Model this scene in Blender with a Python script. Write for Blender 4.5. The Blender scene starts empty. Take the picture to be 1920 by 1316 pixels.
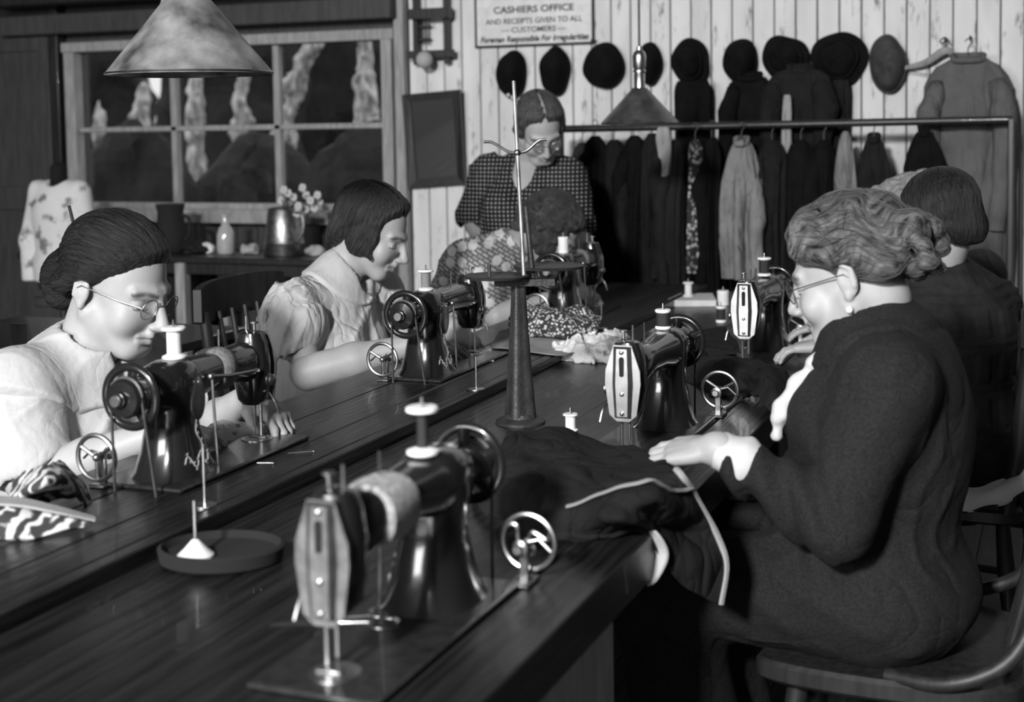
import bpy, bmesh, math, random
import numpy as np
from mathutils import Vector, Matrix
random.seed(7)
S = bpy.context.scene
COL = S.collection
# ------------------------------------------------------------------ camera
F = 2600.0; YAW = math.radians(22.0); PITCH = math.radians(4.0); ROLL = math.radians(0.9); HC = 1.36
PX = 960.0; PY = 232 + F * math.tan(PITCH)
_f = np.array([-math.sin(YAW) * math.cos(PITCH), math.cos(YAW) * math.cos(PITCH), -math.sin(PITCH)])
_r0 = np.array([math.cos(YAW), math.sin(YAW), 0.0]); _u0 = np.cross(_r0, _f)
_r = _r0 * math.cos(ROLL) - _u0 * math.sin(ROLL); _u = _u0 * math.cos(ROLL) + _r0 * math.sin(ROLL)
CP = np.array([0, 0, HC])
cd = bpy.data.cameras.new('camera'); cam = bpy.data.objects.new('camera', cd); COL.objects.link(cam)
cam.matrix_world = Matrix(((_r[0], _u[0], -_f[0], 0), (_r[1], _u[1], -_f[1], 0), (_r[2], _u[2], -_f[2], HC), (0, 0, 0, 1)))
cd.sensor_width = 36; cd.lens = F / 1920 * 36; cd.shift_y = (PY - 658) / 1920; cd.clip_start = 0.05
cd.dof.use_dof = True; cd.dof.focus_distance = 3.0; cd.dof.aperture_fstop = 3.4
S.camera = cam
# ------------------------------------------------------------------ sky, lamps, exposure
w = bpy.data.worlds.new('sky'); S.world = w; w.use_nodes = True
bg = w.node_tree.nodes['Background']; bg.inputs[0].default_value = (0.9, 0.9, 0.9, 1); bg.inputs[1].default_value = 1.3
def area(name, loc, target, size, power, sy=None):
    l = bpy.data.lights.new(name, 'AREA'); l.size = size; l.energy = power
    if sy: l.shape = 'RECTANGLE'; l.size_y = sy
    o = bpy.data.objects.new(name, l); COL.objects.link(o); o.location = loc
    o.rotation_euler = (Vector(target) - Vector(loc)).to_track_quat('-Z', 'Y').to_euler()
    return o
area('flash_lamp', (-0.75, -2.7, 3.05), (-1.4, 4.2, 1.0), 0.45, 510)
area('rear_fill', (-3.0, -4.6, 2.3), (-1.4, 4.0, 1.0), 2.6, 250, 1.5)  # soft fill added behind the camera; the rear wall has no window
vs = S.view_settings; vs.view_transform = 'Standard'; vs.look = 'None'; vs.gamma = 1.0; vs.exposure = 0.0; vs.use_curve_mapping = False
# ------------------------------------------------------------------ from a sight line to a point on a real plane of the room
def _ray(u, v): return _f + _r * (u - PX) / F - _u * (v - PY) / F
def onx(u, v, x): d = _ray(u, v); return CP + d * x / d[0]
def ony(u, v, y): d = _ray(u, v); return CP + d * y / d[1]
def onz(u, v, z): d = _ray(u, v); return CP + d * (z - HC) / d[2]
def ond(u, v, dep): return CP + _ray(u, v) * dep
V = lambda *a: np.array(a, float)
# ------------------------------------------------------------------ materials
MATS = {}
def g3(c): return (c, c, c, 1) if not isinstance(c, tuple) else c
def mat(name, c=0.5, rough=0.6, metal=0.0, var=0.0, vscale=8.0, bump=0.0, bscale=60.0, stretch=None, spec=0.5, coat=0.0, sheen=0.0, crease=None):
    m = bpy.data.materials.new(name); m.use_nodes = True; nt = m.node_tree; N = nt.nodes; L = nt.links
    b = N['Principled BSDF']; b.inputs['Base Color'].default_value = g3(c); b.inputs['Roughness'].default_value = rough
    b.inputs['Metallic'].default_value = metal; b.inputs['Specular IOR Level'].default_value = spec
    b.inputs['Coat Weight'].default_value = coat; b.inputs['Sheen Weight'].default_value = sheen
    if var or bump:
        tc = N.new('ShaderNodeTexCoord'); mp = N.new('ShaderNodeMapping'); L.new(tc.outputs['Object'], mp.inputs[0])
        if stretch: mp.inputs['Scale'].default_value = stretch
    if var:
        n = N.new('ShaderNodeTexNoise'); n.inputs['Scale'].default_value = vscale; n.inputs['Detail'].default_value = 5
        L.new(mp.outputs[0], n.inputs['Vector'])
        r = N.new('ShaderNodeMapRange'); r.inputs[1].default_value = .3; r.inputs[2].default_value = .7
        r.inputs[3].default_value = c * (1 - var); r.inputs[4].default_value = min(1, c * (1 + var))
        L.new(n.outputs[0], r.inputs[0]); L.new(r.outputs[0], b.inputs['Base Color'])
    if bump:
        n2 = N.new('ShaderNodeTexNoise'); n2.inputs['Scale'].default_value = bscale; n2.inputs['Detail'].default_value = 4
        L.new(mp.outputs[0], n2.inputs['Vector'])
        bp = N.new('ShaderNodeBump'); bp.inputs['Strength'].default_value = bump; bp.inputs['Distance'].default_value = 0.004
        L.new(n2.outputs[0], bp.inputs['Height']); L.new(bp.outputs[0], b.inputs['Normal'])
        if crease:
            prev = bp
            for sc_, dist in ((crease[0], crease[1]), (crease[0] * 2.3, crease[1] * .45)):
                n3 = N.new('ShaderNodeTexNoise'); n3.inputs['Scale'].default_value = sc_; n3.inputs['Detail'].default_value = 1.5; n3.inputs['Distortion'].default_value = .6
                mp3 = N.new('ShaderNodeMapping'); mp3.inputs['Scale'].default_value = crease[2]; mp3.inputs['Rotation'].default_value = (.25, .2, .3); L.new(tc.outputs['Object'], mp3.inputs[0]); L.new(mp3.outputs[0], n3.inputs['Vector'])
                a1 = N.new('ShaderNodeMath'); a1.operation = 'SUBTRACT'; L.new(n3.outputs[0], a1.inputs[0]); a1.inputs[1].default_value = .5
                a2 = N.new('ShaderNodeMath'); a2.operation = 'ABSOLUTE'; L.new(a1.outputs[0], a2.inputs[0])
                a3 = N.new('ShaderNodeMath'); a3.operation = 'POWER'; L.new(a2.outputs[0], a3.inputs[0]); a3.inputs[1].default_value = .6
                b3 = N.new('ShaderNodeBump'); b3.inputs['Strength'].default_value = .9; b3.inputs['Distance'].default_value = dist; L.new(a3.outputs[0], b3.inputs['Height']); L.new(prev.outputs[0], b3.inputs['Normal']); L.new(b3.outputs[0], b.inputs['Normal']); prev = b3
    MATS[name] = m
    return m
def nodes(m): return m.node_tree.nodes, m.node_tree.links, m.node_tree.nodes['Principled BSDF']
def math_node(N, L, op, a, b=None, clamp=False):
    n = N.new('ShaderNodeMath'); n.operation = op; n.use_clamp = clamp
    for i, x in enumerate((a, b)):
        if x is None: continue
        if isinstance(x, (int, float)): n.inputs[i].default_value = x
        else: L.new(x, n.inputs[i])
    return n.outputs[0]
# ------------------------------------------------------------------ mesh builders
def link_mesh(name, v, f, m, parent=None, smooth=True, angle=None, attrs=None):
    me = bpy.data.meshes.new(name); v = np.asarray(v, np.float32)
    if isinstance(f, np.ndarray):
        n = len(f); k = f.shape[1]
        me.vertices.add(len(v)); me.vertices.foreach_set('co', v.ravel())
        me.loops.add(n * k); me.loops.foreach_set('vertex_index', f.astype(np.int32).ravel())
        me.polygons.add(n); me.polygons.foreach_set('loop_start', np.arange(0, n * k, k, dtype=np.int32))
        me.update(calc_edges=True); me.validate()
    else:
        me.from_pydata(v.tolist(), [], f); me.update()
    if smooth:
        me.polygons.foreach_set('use_smooth', np.ones(len(me.polygons), bool))
        if angle: me.set_sharp_from_angle(angle=math.radians(angle))
    else: me.polygons.foreach_set('use_smooth', np.zeros(len(me.polygons), bool))
    if m: me.materials.append(MATS[m] if isinstance(m, str) else m)
    for k, a in (attrs or {}).items():
        a = np.asarray(a, np.float32)
        at = me.attributes.new(k, 'FLOAT' if a.ndim == 1 else 'FLOAT_VECTOR', 'POINT')
        at.data.foreach_set('value' if a.ndim == 1 else 'vector', a.ravel())
    o = bpy.data.objects.new(name, me); COL.objects.link(o)
    if parent: o.parent = parent
    return o
def tag(o, label, cat, group=None, kind=None):
    if label: o['label'] = label
    if cat: o['category'] = cat
    if group: o['group'] = group
    if kind: o['kind'] = kind
    return o
def thing(name, label, cat, loc=(0, 0, 0), rz=0.0, group=None):
    o = bpy.data.objects.new(name, None); COL.objects.link(o); o.location = loc; o.rotation_euler = (0, 0, rz)
    o.empty_display_size = 0.05
    return tag(o, label, cat, group)
def copy_tree(o, parent=None):
    c = o.copy(); COL.objects.link(c); c.parent = parent
    for ch in o.children: copy_tree(ch, c)
    return c
def frame(d, up=(0, 0, 1)):
    d = np.asarray(d, float); d = d / np.linalg.norm(d); up = np.asarray(up, float)
    if abs(d @ up) > 0.97: up = V(0, 1, 0) if abs(d[1]) < .9 else V(1, 0, 0)
    a = np.cross(up, d); a /= np.linalg.norm(a); b = np.cross(d, a)
    return a, b, d
class MB:
    def __init__(s): s.v = []; s.f = []
    def add(s, vs, fs):
        k = len(s.v); s.v += [tuple(map(float, p)) for p in vs]; s.f += [tuple(i + k for i in q) for q in fs]; return s
    def box(s, c, d, rz=0.0, R=None, bev=0.0):
        hx, hy, hz = d[0] / 2, d[1] / 2, d[2] / 2; vs = []; c = np.asarray(c, float)
        if R is None: R = np.array([[math.cos(rz), -math.sin(rz), 0], [math.sin(rz), math.cos(rz), 0], [0, 0, 1]])
        if not bev:
            P = [(x, y, z) for z in (-hz, hz) for (x, y) in ((-hx, -hy), (hx, -hy), (hx, hy), (-hx, hy))]
            fs = [(3, 2, 1, 0), (4, 5, 6, 7), (0, 1, 5, 4), (1, 2, 6, 5), (2, 3, 7, 6), (3, 0, 4, 7)]
        else:
            b = min(bev, hx * .9, hy * .9, hz * .9); P = []; ix = {}
            for sx in (-1, 1):
                for sy in (-1, 1):
                    for sz in (-1, 1):
                        for ax in range(3):
                            q = [sx * hx, sy * hy, sz * hz]
                            for j in range(3):
                                if j != ax: q[j] -= (sx, sy, sz)[j] * b
                            ix[(sx, sy, sz, ax)] = len(P); P.append(q)
            fs = []
            for ax in range(3):
                o1, o2 = [j for j in range(3) if j != ax]
                for sg in (-1, 1):
                    q = []
                    for (a1, a2) in ((-1, -1), (1, -1), (1, 1), (-1, 1)):
                        k = [0, 0, 0]; k[ax] = sg; k[o1] = a1; k[o2] = a2; q.append(ix[(*k, ax)])
                    fs.append(q)
                for a1 in (-1, 1):
                    for a2 in (-1, 1):
                        k = [0, 0, 0]; k[o1] = a1; k[o2] = a2
                        k0 = list(k); k0[ax] = -1; k1 = list(k); k1[ax] = 1
                        fs.append((ix[(*k0, o1)], ix[(*k1, o1)], ix[(*k1, o2)], ix[(*k0, o2)]))
            for sx in (-1, 1):
                for sy in (-1, 1):
                    for sz in (-1, 1): fs.append(tuple(ix[(sx, sy, sz, a)] for a in range(3)))
        return s.add([c + R @ np.array(p) for p in P], fs)
    def loft(s, secs, cap=True, closed=False):
        n = len(secs[0]); vs = [p for q in secs for p in q]; fs = []; m = len(secs)
        for i in range(m if closed else m - 1):
            for j in range(n):
                a = i * n + j; b = i * n + (j + 1) % n; i2 = (i + 1) % m
                fs.append((a, b, i2 * n + (j + 1) % n, i2 * n + j))
        if cap and not closed: fs.append(tuple(range(n))[::-1]); fs.append(tuple((m - 1) * n + j for j in range(n)))
        return s.add(vs, fs)
    def tube(s, pts, r, n=8, cap=True, closed=False, flat=1.0, up=(0, 0, 1)):
        pts = [np.asarray(p, float) for p in pts]; m = len(pts)
        rs = list(r) if hasattr(r, '__len__') else [r] * m
        secs = []; prev = None
        for i in range(m):
            if closed: t = pts[(i + 1) % m] - pts[i - 1]
            else: t = pts[min(i + 1, m - 1)] - pts[max(i - 1, 0)]
            if prev is None: a, b, t = frame(t, up)
            else:
                t = t / np.linalg.norm(t); a = prev - t * (prev @ t); a /= np.linalg.norm(a); b = np.cross(t, a)
            prev = a
            secs.append([pts[i] + rs[i] * (a * math.cos(k * 2 * math.pi / n) + b * flat * math.sin(k * 2 * math.pi / n)) for k in range(n)])
        return s.loft(secs, cap, closed)
    def cyl(s, p0, p1, r0, r1=None, n=16): return s.tube([p0, p1], [r0, r0 if r1 is None else r1], n)
    def lathe(s, prof, o=(0, 0, 0), ax=(0, 0, 1), n=24, sx=1.0, sy=1.0, cap=True):
        a, b, d = frame(ax); o = np.asarray(o, float)
        return s.loft([[o + d * z + r * (a * sx * math.cos(k * 2 * math.pi / n) + b * sy * math.sin(k * 2 * math.pi / n)) for k in range(n)] for r, z in prof], cap)
    def ring(s, c, R, r, ax=(0, 0, 1), n=28, k=8, flat=1.0):
        a, b, d = frame(ax); c = np.asarray(c, float)
        secs = []
        for i in range(n):
            t = 2 * math.pi * i / n; e = a * math.cos(t) + b * math.sin(t)
            secs.append([c + e * (R + r * math.cos(2 * math.pi * j / k)) + d * flat * r * math.sin(2 * math.pi * j / k) for j in range(k)])
        return s.loft(secs, False, True)
    def ball(s, c, r, n=12, m=8, sc=(1, 1, 1)):
        c = np.asarray(c, float); secs = []
        for i in range(m + 1):
            t = math.pi * (i + (0.02 if i == 0 else -0.02 if i == m else 0)) / m
            secs.append([c + r * V(sc[0] * math.sin(t) * math.cos(2 * math.pi * j / n), sc[1] * math.sin(t) * math.sin(2 * math.pi * j / n), -sc[2] * math.cos(t)) for j in range(n)])
        return s.loft(secs)
    def prism(s, poly, o, a, b, th):
        """outline poly in the plane (a, b) at o, thickness th along a x b"""
        o = np.asarray(o, float); a = np.asarray(a, float); b = np.asarray(b, float); c = np.cross(a, b)
        return s.loft([[o + a * x + b * y - c * th / 2 for x, y in poly], [o + a * x + b * y + c * th / 2 for x, y in poly]])
    def sheet(s, G, th):
        """grid of points (n, m, 3) to a cloth of thickness th"""
        G = np.asarray(G, float); n, m, _ = G.shape
        du = np.gradient(G, axis=0); dv = np.gradient(G, axis=1); N = np.cross(du, dv); N /= (np.linalg.norm(N, axis=2, keepdims=True) + 1e-9)
        A = (G + N * th / 2).reshape(-1, 3); B = (G - N * th / 2).reshape(-1, 3); q = []
        k = n * m; I = lambda i, j: i * m + j
        for i in range(n - 1):
            for j in range(m - 1):
                q.append((I(i, j), I(i + 1, j), I(i + 1, j + 1), I(i, j + 1)))
                q.append((k + I(i, j), k + I(i, j + 1), k + I(i + 1, j + 1), k + I(i + 1, j)))
        bd = [I(i, 0) for i in range(n)] + [I(n - 1, j) for j in range(1, m)] + [I(i, m - 1) for i in range(n - 2, -1, -1)] + [I(0, j) for j in range(m - 2, 0, -1)]
        for a, b in zip(bd, bd[1:] + bd[:1]): q.append((a, k + a, k + b, b))
        return s.add(np.vstack([A, B]), q)
    def build(s, name, m, parent=None, smooth=True, angle=40, off=None, attrs=None):
        v = np.array(s.v)
        if off is not None: v = v - np.asarray(off, float)
        me_o = link_mesh(name, v, s.f, m, parent, smooth, angle, attrs)
        bm = bmesh.new(); bm.from_mesh(me_o.data); bmesh.ops.recalc_face_normals(bm, faces=bm.faces); bm.to_mesh(me_o.data); bm.free()
        if smooth: me_o.data.set_sharp_from_angle(angle=math.radians(angle))
        return me_o
def spline(ctrl, n):
    """Catmull-Rom through control points"""
    P = [np.asarray(p, float) for p in ctrl]; P = [2 * P[0] - P[1]] + P + [2 * P[-1] - P[-2]]; out = []
    m = len(P) - 3
    for i in range(n):
        t = i / (n - 1) * m; k = min(int(t), m - 1); t -= k; a, b, c, d = P[k:k + 4]
        out.append(.5 * (2 * b + (c - a) * t + (2 * a - 5 * b + 4 * c - d) * t * t + (3 * b - a - 3 * c + d) * t ** 3))
    return out
def rounded(poly, n=48):
    P = list(poly) + list(poly[:3]); q = spline([V(x, y, 0) for x, y in P], int(n * (len(P) - 1) / len(poly))); k = len(q) * 1.0 / (len(P) - 1)
    return [(p[0], p[1]) for p in q[int(k):int(k) + n]]
def patch(ctrl, n, m):
    """smooth surface through a net of control points"""
    rows = [spline(r, m) for r in ctrl]
    cols = [spline([r[j] for r in rows], n) for j in range(m)]
    return np.array(cols).transpose(1, 0, 2)
# ------------------------------------------------------------------ smooth organic surfaces: distance fields + surface nets
def _hash(i, j, k, s):
    n = (i * 73856093) ^ (j * 19349663) ^ (k * 83492791) ^ (s * 2654435)
    n = (n ^ (n >> 13)) * 1274126177 & 0x7fffffff
    return (n & 0xffff) / 65535.0
def vnoise(X, Y, Z, fr, seed=0):
    X = X * fr; Y = Y * fr; Z = Z * fr
    i = np.floor(X).astype(np.int64); j = np.floor(Y).astype(np.int64); k = np.floor(Z).astype(np.int64)
    x = X - i; y = Y - j; z = Z - k; x = x * x * (3 - 2 * x); y = y * y * (3 - 2 * y); z = z * z * (3 - 2 * z); r = 0
    for a in (0, 1):
        for b in (0, 1):
            for c in (0, 1):
                r = r + (x if a else 1 - x) * (y if b else 1 - y) * (z if c else 1 - z) * _hash(i + a, j + b, k + c, seed)
    return r * 2 - 1
class Field:
    def __init__(s, lo, hi, h):
        s.h = h; s.lo = np.asarray(lo, float)
        n = np.ceil((np.asarray(hi, float) - s.lo) / h).astype(int) + 1
        s.ax = [s.lo[i] + h * np.arange(n[i]) for i in range(3)]; s.g = np.full(n, 1.0, np.float32)
    def _sl(s, lo, hi, pad):
        sl = []
        for i in range(3):
            a = int(np.searchsorted(s.ax[i], lo[i] - pad)); b = int(np.searchsorted(s.ax[i], hi[i] + pad)); sl.append(slice(max(a, 0), b))
        sl = tuple(sl); X = s.ax[0][sl[0]][:, None, None]; Y = s.ax[1][sl[1]][None, :, None]; Z = s.ax[2][sl[2]][None, None, :]
        return sl, X, Y, Z
    def _op(s, sl, d, k, op):
        a = s.g[sl]
        if a.size == 0: return
        if op == 'sub': a = -a
        hh = np.maximum(k - np.abs(a - d), 0) / k if k else 0
        q = np.minimum(a, d) - (hh * hh * k * .25 if k else 0)
        s.g[sl] = -q if op == 'sub' else q
    def rc(s, a, b, ra, rb=None, k=.02, op='add'):
        a = np.asarray(a, float); b = np.asarray(b, float); rb = ra if rb is None else rb; m = max(ra, rb)
        sl, X, Y, Z = s._sl(np.minimum(a, b) - m, np.maximum(a, b) + m, k + 3 * s.h)
        d = b - a; q = max(d @ d, 1e-9)
        t = np.clip(((X - a[0]) * d[0] + (Y - a[1]) * d[1] + (Z - a[2]) * d[2]) / q, 0, 1)
        D = np.sqrt((X - a[0] - t * d[0]) ** 2 + (Y - a[1] - t * d[1]) ** 2 + (Z - a[2] - t * d[2]) ** 2) - (ra + (rb - ra) * t)
        s._op(sl, D.astype(np.float32), k, op); return s
    def path(s, pts, rs, k=.02, op='add'):
        for i in range(len(pts) - 1): s.rc(pts[i], pts[i + 1], rs[i], rs[i + 1], k, op)
        return s
    def ell(s, c, r, k=.02, op='add', R=None):
        c = np.asarray(c, float); r = np.asarray(r, float) * np.ones(3); m = r.max() if R is not None else r
        sl, X, Y, Z = s._sl(c - m, c + m, k + 3 * s.h)
        x = X - c[0]; y = Y - c[1]; z = Z - c[2]
        if R is not None:
            R = np.asarray(R, float); x, y, z = (R[0, 0] * x + R[0, 1] * y + R[0, 2] * z, R[1, 0] * x + R[1, 1] * y + R[1, 2] * z, R[2, 0] * x + R[2, 1] * y + R[2, 2] * z)
        k0 = np.sqrt((x / r[0]) ** 2 + (y / r[1]) ** 2 + (z / r[2]) ** 2) + 1e-6; k1 = np.sqrt((x / r[0] ** 2) ** 2 + (y / r[1] ** 2) ** 2 + (z / r[2] ** 2) ** 2) + 1e-6
        s._op(sl, (k0 * (k0 - 1) / k1).astype(np.float32), k, op); return s
    def grid(s): return s.ax[0][:, None, None], s.ax[1][None, :, None], s.ax[2][None, None, :]
    def disp(s, fn, band=.04):
        idx = np.nonzero(np.abs(s.g) < band)
        s.g[idx] += fn(s.ax[0][idx[0]], s.ax[1][idx[1]], s.ax[2][idx[2]]).astype(np.float32); return s
    def cut(s, n, d):
        """keep the side where n.p < d"""
        X, Y, Z = s.grid(); s.g = np.maximum(s.g, (X * n[0] + Y * n[1] + Z * n[2] - d).astype(np.float32)); return s
    def clone(s):
        c = Field.__new__(Field); c.h = s.h; c.lo = s.lo; c.ax = s.ax; c.g = s.g.copy(); return c
    def mesh(s):
        g = s.g.copy(); g[0] = g[-1] = .05; g[:, 0] = g[:, -1] = .05; g[:, :, 0] = g[:, :, -1] = .05
        g[g == 0] = 1e-6; sg = g < 0; n = g.shape
        c = lambda a, i, j, k: a[i:n[0] - 1 + i, j:n[1] - 1 + j, k:n[2] - 1 + k]
        cnt = sum(c(sg, i, j, k).astype(np.int8) for i in (0, 1) for j in (0, 1) for k in (0, 1))
        act = (cnt > 0) & (cnt < 8); I = np.nonzero(act); idx = -np.ones(act.shape, np.int64); idx[I] = np.arange(len(I[0]))
        acc = np.zeros((len(I[0]), 3)); w = np.zeros(len(I[0]))
        for ax in range(3):
            o1, o2 = [q for q in range(3) if q != ax]
            for a in (0, 1):
                for b in (0, 1):
                    p = [0, 0, 0]; p[o1] = a; p[o2] = b; q = list(p); q[ax] = 1
                    ga = g[I[0] + p[0], I[1] + p[1], I[2] + p[2]]; gb = g[I[0] + q[0], I[1] + q[1], I[2] + q[2]]
                    cr = (ga < 0) != (gb < 0); t = np.where(cr, ga / np.where(cr, ga - gb, 1), 0)
                    e = np.zeros((len(t), 3)); e[:, o1] = a; e[:, o2] = b; e[:, ax] = t
                    acc += e * cr[:, None]; w += cr
        v = (np.stack(I, 1) + acc / w[:, None]) * s.h + s.lo
        qs = []
        for ax in range(3):
            o1, o2 = [(1, 2), (2, 0), (0, 1)][ax]
            sl0 = [slice(1, n[q] - 1) for q in range(3)]; sl0[ax] = slice(0, n[ax] - 1); sl1 = list(sl0); sl1[ax] = slice(1, n[ax])
            A = sg[tuple(sl0)]; B = sg[tuple(sl1)]
            for (m, flip) in ((A & ~B, False), (~A & B, True)):
                J = list(np.nonzero(m)); 
                for q in range(3):
                    if q != ax: J[q] = J[q] + 1
                def cell(d1, d2):
                    K = [j.copy() for j in J]; K[o1] -= d1; K[o2] -= d2; return idx[tuple(K)]
                Q = np.stack([cell(1, 1), cell(0, 1), cell(0, 0), cell(1, 0)], 1)
                qs.append(Q[:, ::-1] if flip else Q)
        return v, np.vstack(qs)
def seed_noise(sd, fr, amp):
    return lambda X, Y, Z: amp * vnoise(X, Y, Z, fr, sd)
# ------------------------------------------------------------------ the materials of the place
def wood(name, c, rough, grain=(2, 40, 40), var=.5, coat=0.0, bump=.15):
    return mat(name, c, rough, var=var, vscale=3.0, bump=bump, bscale=4.0, stretch=grain, coat=coat)
wood('table_wood', .011, .34, (30, 1.6, 30), .8, .06, .4)
wood('dark_wood', .014, .42, (25, 25, 2), .5, .08)
wood('chair_wood', .014, .5, (20, 20, 3), .5, .08)
wood('grey_trim', .25, .6, (20, 20, 3), .25)
wood('dark_panel', .034, .6, (20, 20, 2), .3)
wood('floor_wood', .04, .6, (30, 2, 30), .4)
mat('black_enamel', .012, .2, coat=.6, bump=.05, bscale=40)
mat('worn_enamel', .02, .28, var=.4, vscale=60, coat=.3)
mat('nickel', .5, .34, metal=1.0, var=.15, vscale=40)
mat('dull_steel', .32, .38, metal=1.0, var=.3, vscale=50)
mat('cast_iron', .035, .5, metal=.3, var=.4, vscale=30, bump=.3, bscale=150)
mat('belt_leather', .06, .5, var=.3, vscale=60)
mat('gold_decal', .34, .45)
mat('spool_white', .8, .55)
mat('thread_black', .015, .6, bump=.4, bscale=300, stretch=(1, 1, 12))
mat('thread_white', .78, .7, bump=.4, bscale=300, stretch=(1, 1, 12))
mat('thread_grey', .2, .6, bump=.4, bscale=300, stretch=(1, 1, 12))
mat('pad_cloth', .36, .9, var=.35, vscale=120, bump=.5, bscale=300)
mat('pad_cloth_dark', .16, .9, var=.35, vscale=120, bump=.5, bscale=300)
mat('paper', .62, .8, var=.12, vscale=20)
mat('brown_paper', .3, .8, var=.2, vscale=15)
mat('white_cloth', .5, .85, bump=.25, bscale=80)
mat('dark_wool', .011, .95, var=.25, vscale=12, bump=.35, bscale=260, spec=.2, crease=(7, .03, (1, 1, .5)))
mat('grey_wool', .10, .9, var=.2, vscale=10, bump=.3, bscale=260, spec=.2, crease=(6, .03, (1, 1, .3)))
mat('mid_wool', .19, .9, var=.2, vscale=10, bump=.3, bscale=260, spec=.2, crease=(7, .035, (1, 1, .4)))
mat('pale_wool', .30, .9, var=.2, vscale=10, bump=.3, bscale=260, spec=.2, crease=(7, .03, (1, 1, .4)))
mat('black_felt', .006, .95, var=.3, vscale=20, bump=.2, bscale=300, spec=.1)
mat('grey_felt', .05, .95, var=.3, vscale=20, bump=.2, bscale=300, spec=.15)
mat('braid', .30, .8, bump=.5, bscale=300)
mat('black_void', .006, .9)
mat('plaster', .10, .9); mat('plaster_dark', .014, .9)
mat('rope', .35, .9)
# worn white paint on boards: knots, scratches and bare streaks
m = mat('white_board', .62, .65, bump=.12, bscale=30, stretch=(8, 8, 1)); N, L, b = nodes(m)
tc = N.new('ShaderNodeTexCoord'); oi = N.new('ShaderNodeObjectInfo')
mp = N.new('ShaderNodeMapping'); mp.inputs['Scale'].default_value = (9, 9, 2.2); L.new(tc.outputs['Object'], mp.inputs[0]); vm = N.new('ShaderNodeVectorMath'); vm.operation = 'SCALE'; vm.inputs['Scale'].default_value = 37.3; L.new(oi.outputs['Location'], vm.inputs[0]); cx = N.new('ShaderNodeSeparateXYZ'); L.new(vm.outputs[0], cx.inputs[0]); cc = N.new('ShaderNodeCombineXYZ'); L.new(cx.outputs[0], cc.inputs[0]); L.new(cx.outputs[0], cc.inputs[2]); L.new(cc.outputs[0], mp.inputs['Location'])
n1 = N.new('ShaderNodeTexNoise'); n1.inputs['Scale'].default_value = 4; n1.inputs['Detail'].default_value = 8; n1.inputs['Roughness'].default_value = .7; L.new(mp.outputs[0], n1.inputs[0])
r1 = N.new('ShaderNodeValToRGB'); r1.color_ramp.elements[0].position = .31; r1.color_ramp.elements[0].color = g3(.17); r1.color_ramp.elements[1].position = .43; r1.color_ramp.elements[1].color = g3(.62)
L.new(n1.outputs[0], r1.inputs[0])
mp2 = N.new('ShaderNodeMapping'); mp2.inputs['Scale'].default_value = (3, 3, .8); L.new(tc.outputs['Object'], mp2.inputs[0]); L.new(cc.outputs[0], mp2.inputs['Location'])
n2 = N.new('ShaderNodeTexNoise'); n2.inputs['Scale'].default_value = 3; n2.inputs['Detail'].default_value = 3; L.new(mp2.outputs[0], n2.inputs[0])
r2 = N.new('ShaderNodeMapRange'); r2.inputs[1].default_value = .3; r2.inputs[2].default_value = .75; r2.inputs[3].default_value = 1.06; r2.inputs[4].default_value = .78; L.new(n2.outputs[0], r2.inputs[0])
mx = N.new('ShaderNodeMix'); mx.data_type = 'RGBA'; mx.blend_type = 'MULTIPLY'; mx.inputs[0].default_value = 1; L.new(r1.outputs[0], mx.inputs[6]); L.new(r2.outputs[0], mx.inputs[7]); L.new(mx.outputs[2], b.inputs['Base Color'])
# thin window glass, mirror glass, eyeglass lens
m = mat('window_glass', .8, .03); N, L, b = nodes(m)
t = N.new('ShaderNodeBsdfTransparent'); gl = N.new('ShaderNodeBsdfGlossy'); gl.inputs['Roughness'].default_value = .04; ms = N.new('ShaderNodeMixShader'); ms.inputs[0].default_value = .05
t.inputs[0].default_value = g3(.9); L.new(t.outputs[0], ms.inputs[1]); L.new(gl.outputs[0], ms.inputs[2]); L.new(ms.outputs[0], N['Material Output'].inputs[0])
mat('mirror_glass', .75, .05, metal=1.0)
mat('bottle_glass', .35, .08, spec=.8, coat=.5)
# ------------------------------------------------------------------ the room
YW = 5.64; ZT = .76; ZR = .737
XL, XR, YB, ZC = -5.25, 1.6, -5.0, 3.3
def struct(o): o['kind'] = 'structure'; return o
mb = MB(); mb.box((-1.8, .4, -.02), (8.2, 11.4, .04)); fl = struct(mb.build('floor', 'black_void'))
fb = MB(); fb.box((0, 0, 0), (.128, 10.7, .012), bev=.002)
for i in range(52):
    o = fb.build('floorboard', 'floor_wood', fl) if i == 0 else o0.copy()
    if i == 0: o0 = o
    else: COL.objects.link(o); o.parent = fl
    o.location = (XL + .08 + i * .131, .32, .006)
struct(MB().box((-1.8, .3, ZC + .03), (7.2, 11, .06)).build('ceiling', 'plaster'))
struct(MB().box((XL - .05, .3, 1.65), (.1, 11, 3.3)).build('wall_left', 'plaster_dark'))
struct(MB().box((XR + .05, .3, 1.65), (.1, 11, 3.3)).build('wall_right', 'plaster_dark'))
struct(MB().box((-1.8, YB - .05, 1.65), (7.2, .1, 3.3)).build('wall_rear', 'plaster_dark'))
WX0, WX1, WZ0, WZ1 = -4.62, -2.85, .965, 1.75
mb = MB(); yw = YW + .06
mb.box(((XL + WX0) / 2, yw, 1.65), (WX0 - XL, .08, 3.3)); mb.box(((XR + WX1) / 2, yw, 1.65), (XR - WX1, .08, 3.3))
mb.box(((WX0 + WX1) / 2, yw, WZ0 / 2), (WX1 - WX0, .08, WZ0)); mb.box(((WX0 + WX1) / 2, yw, (WZ1 + 3.3) / 2), (WX1 - WX0, .08, 3.3 - WZ1))
wb = struct(mb.build('wall_back', 'dark_panel'))
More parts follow.
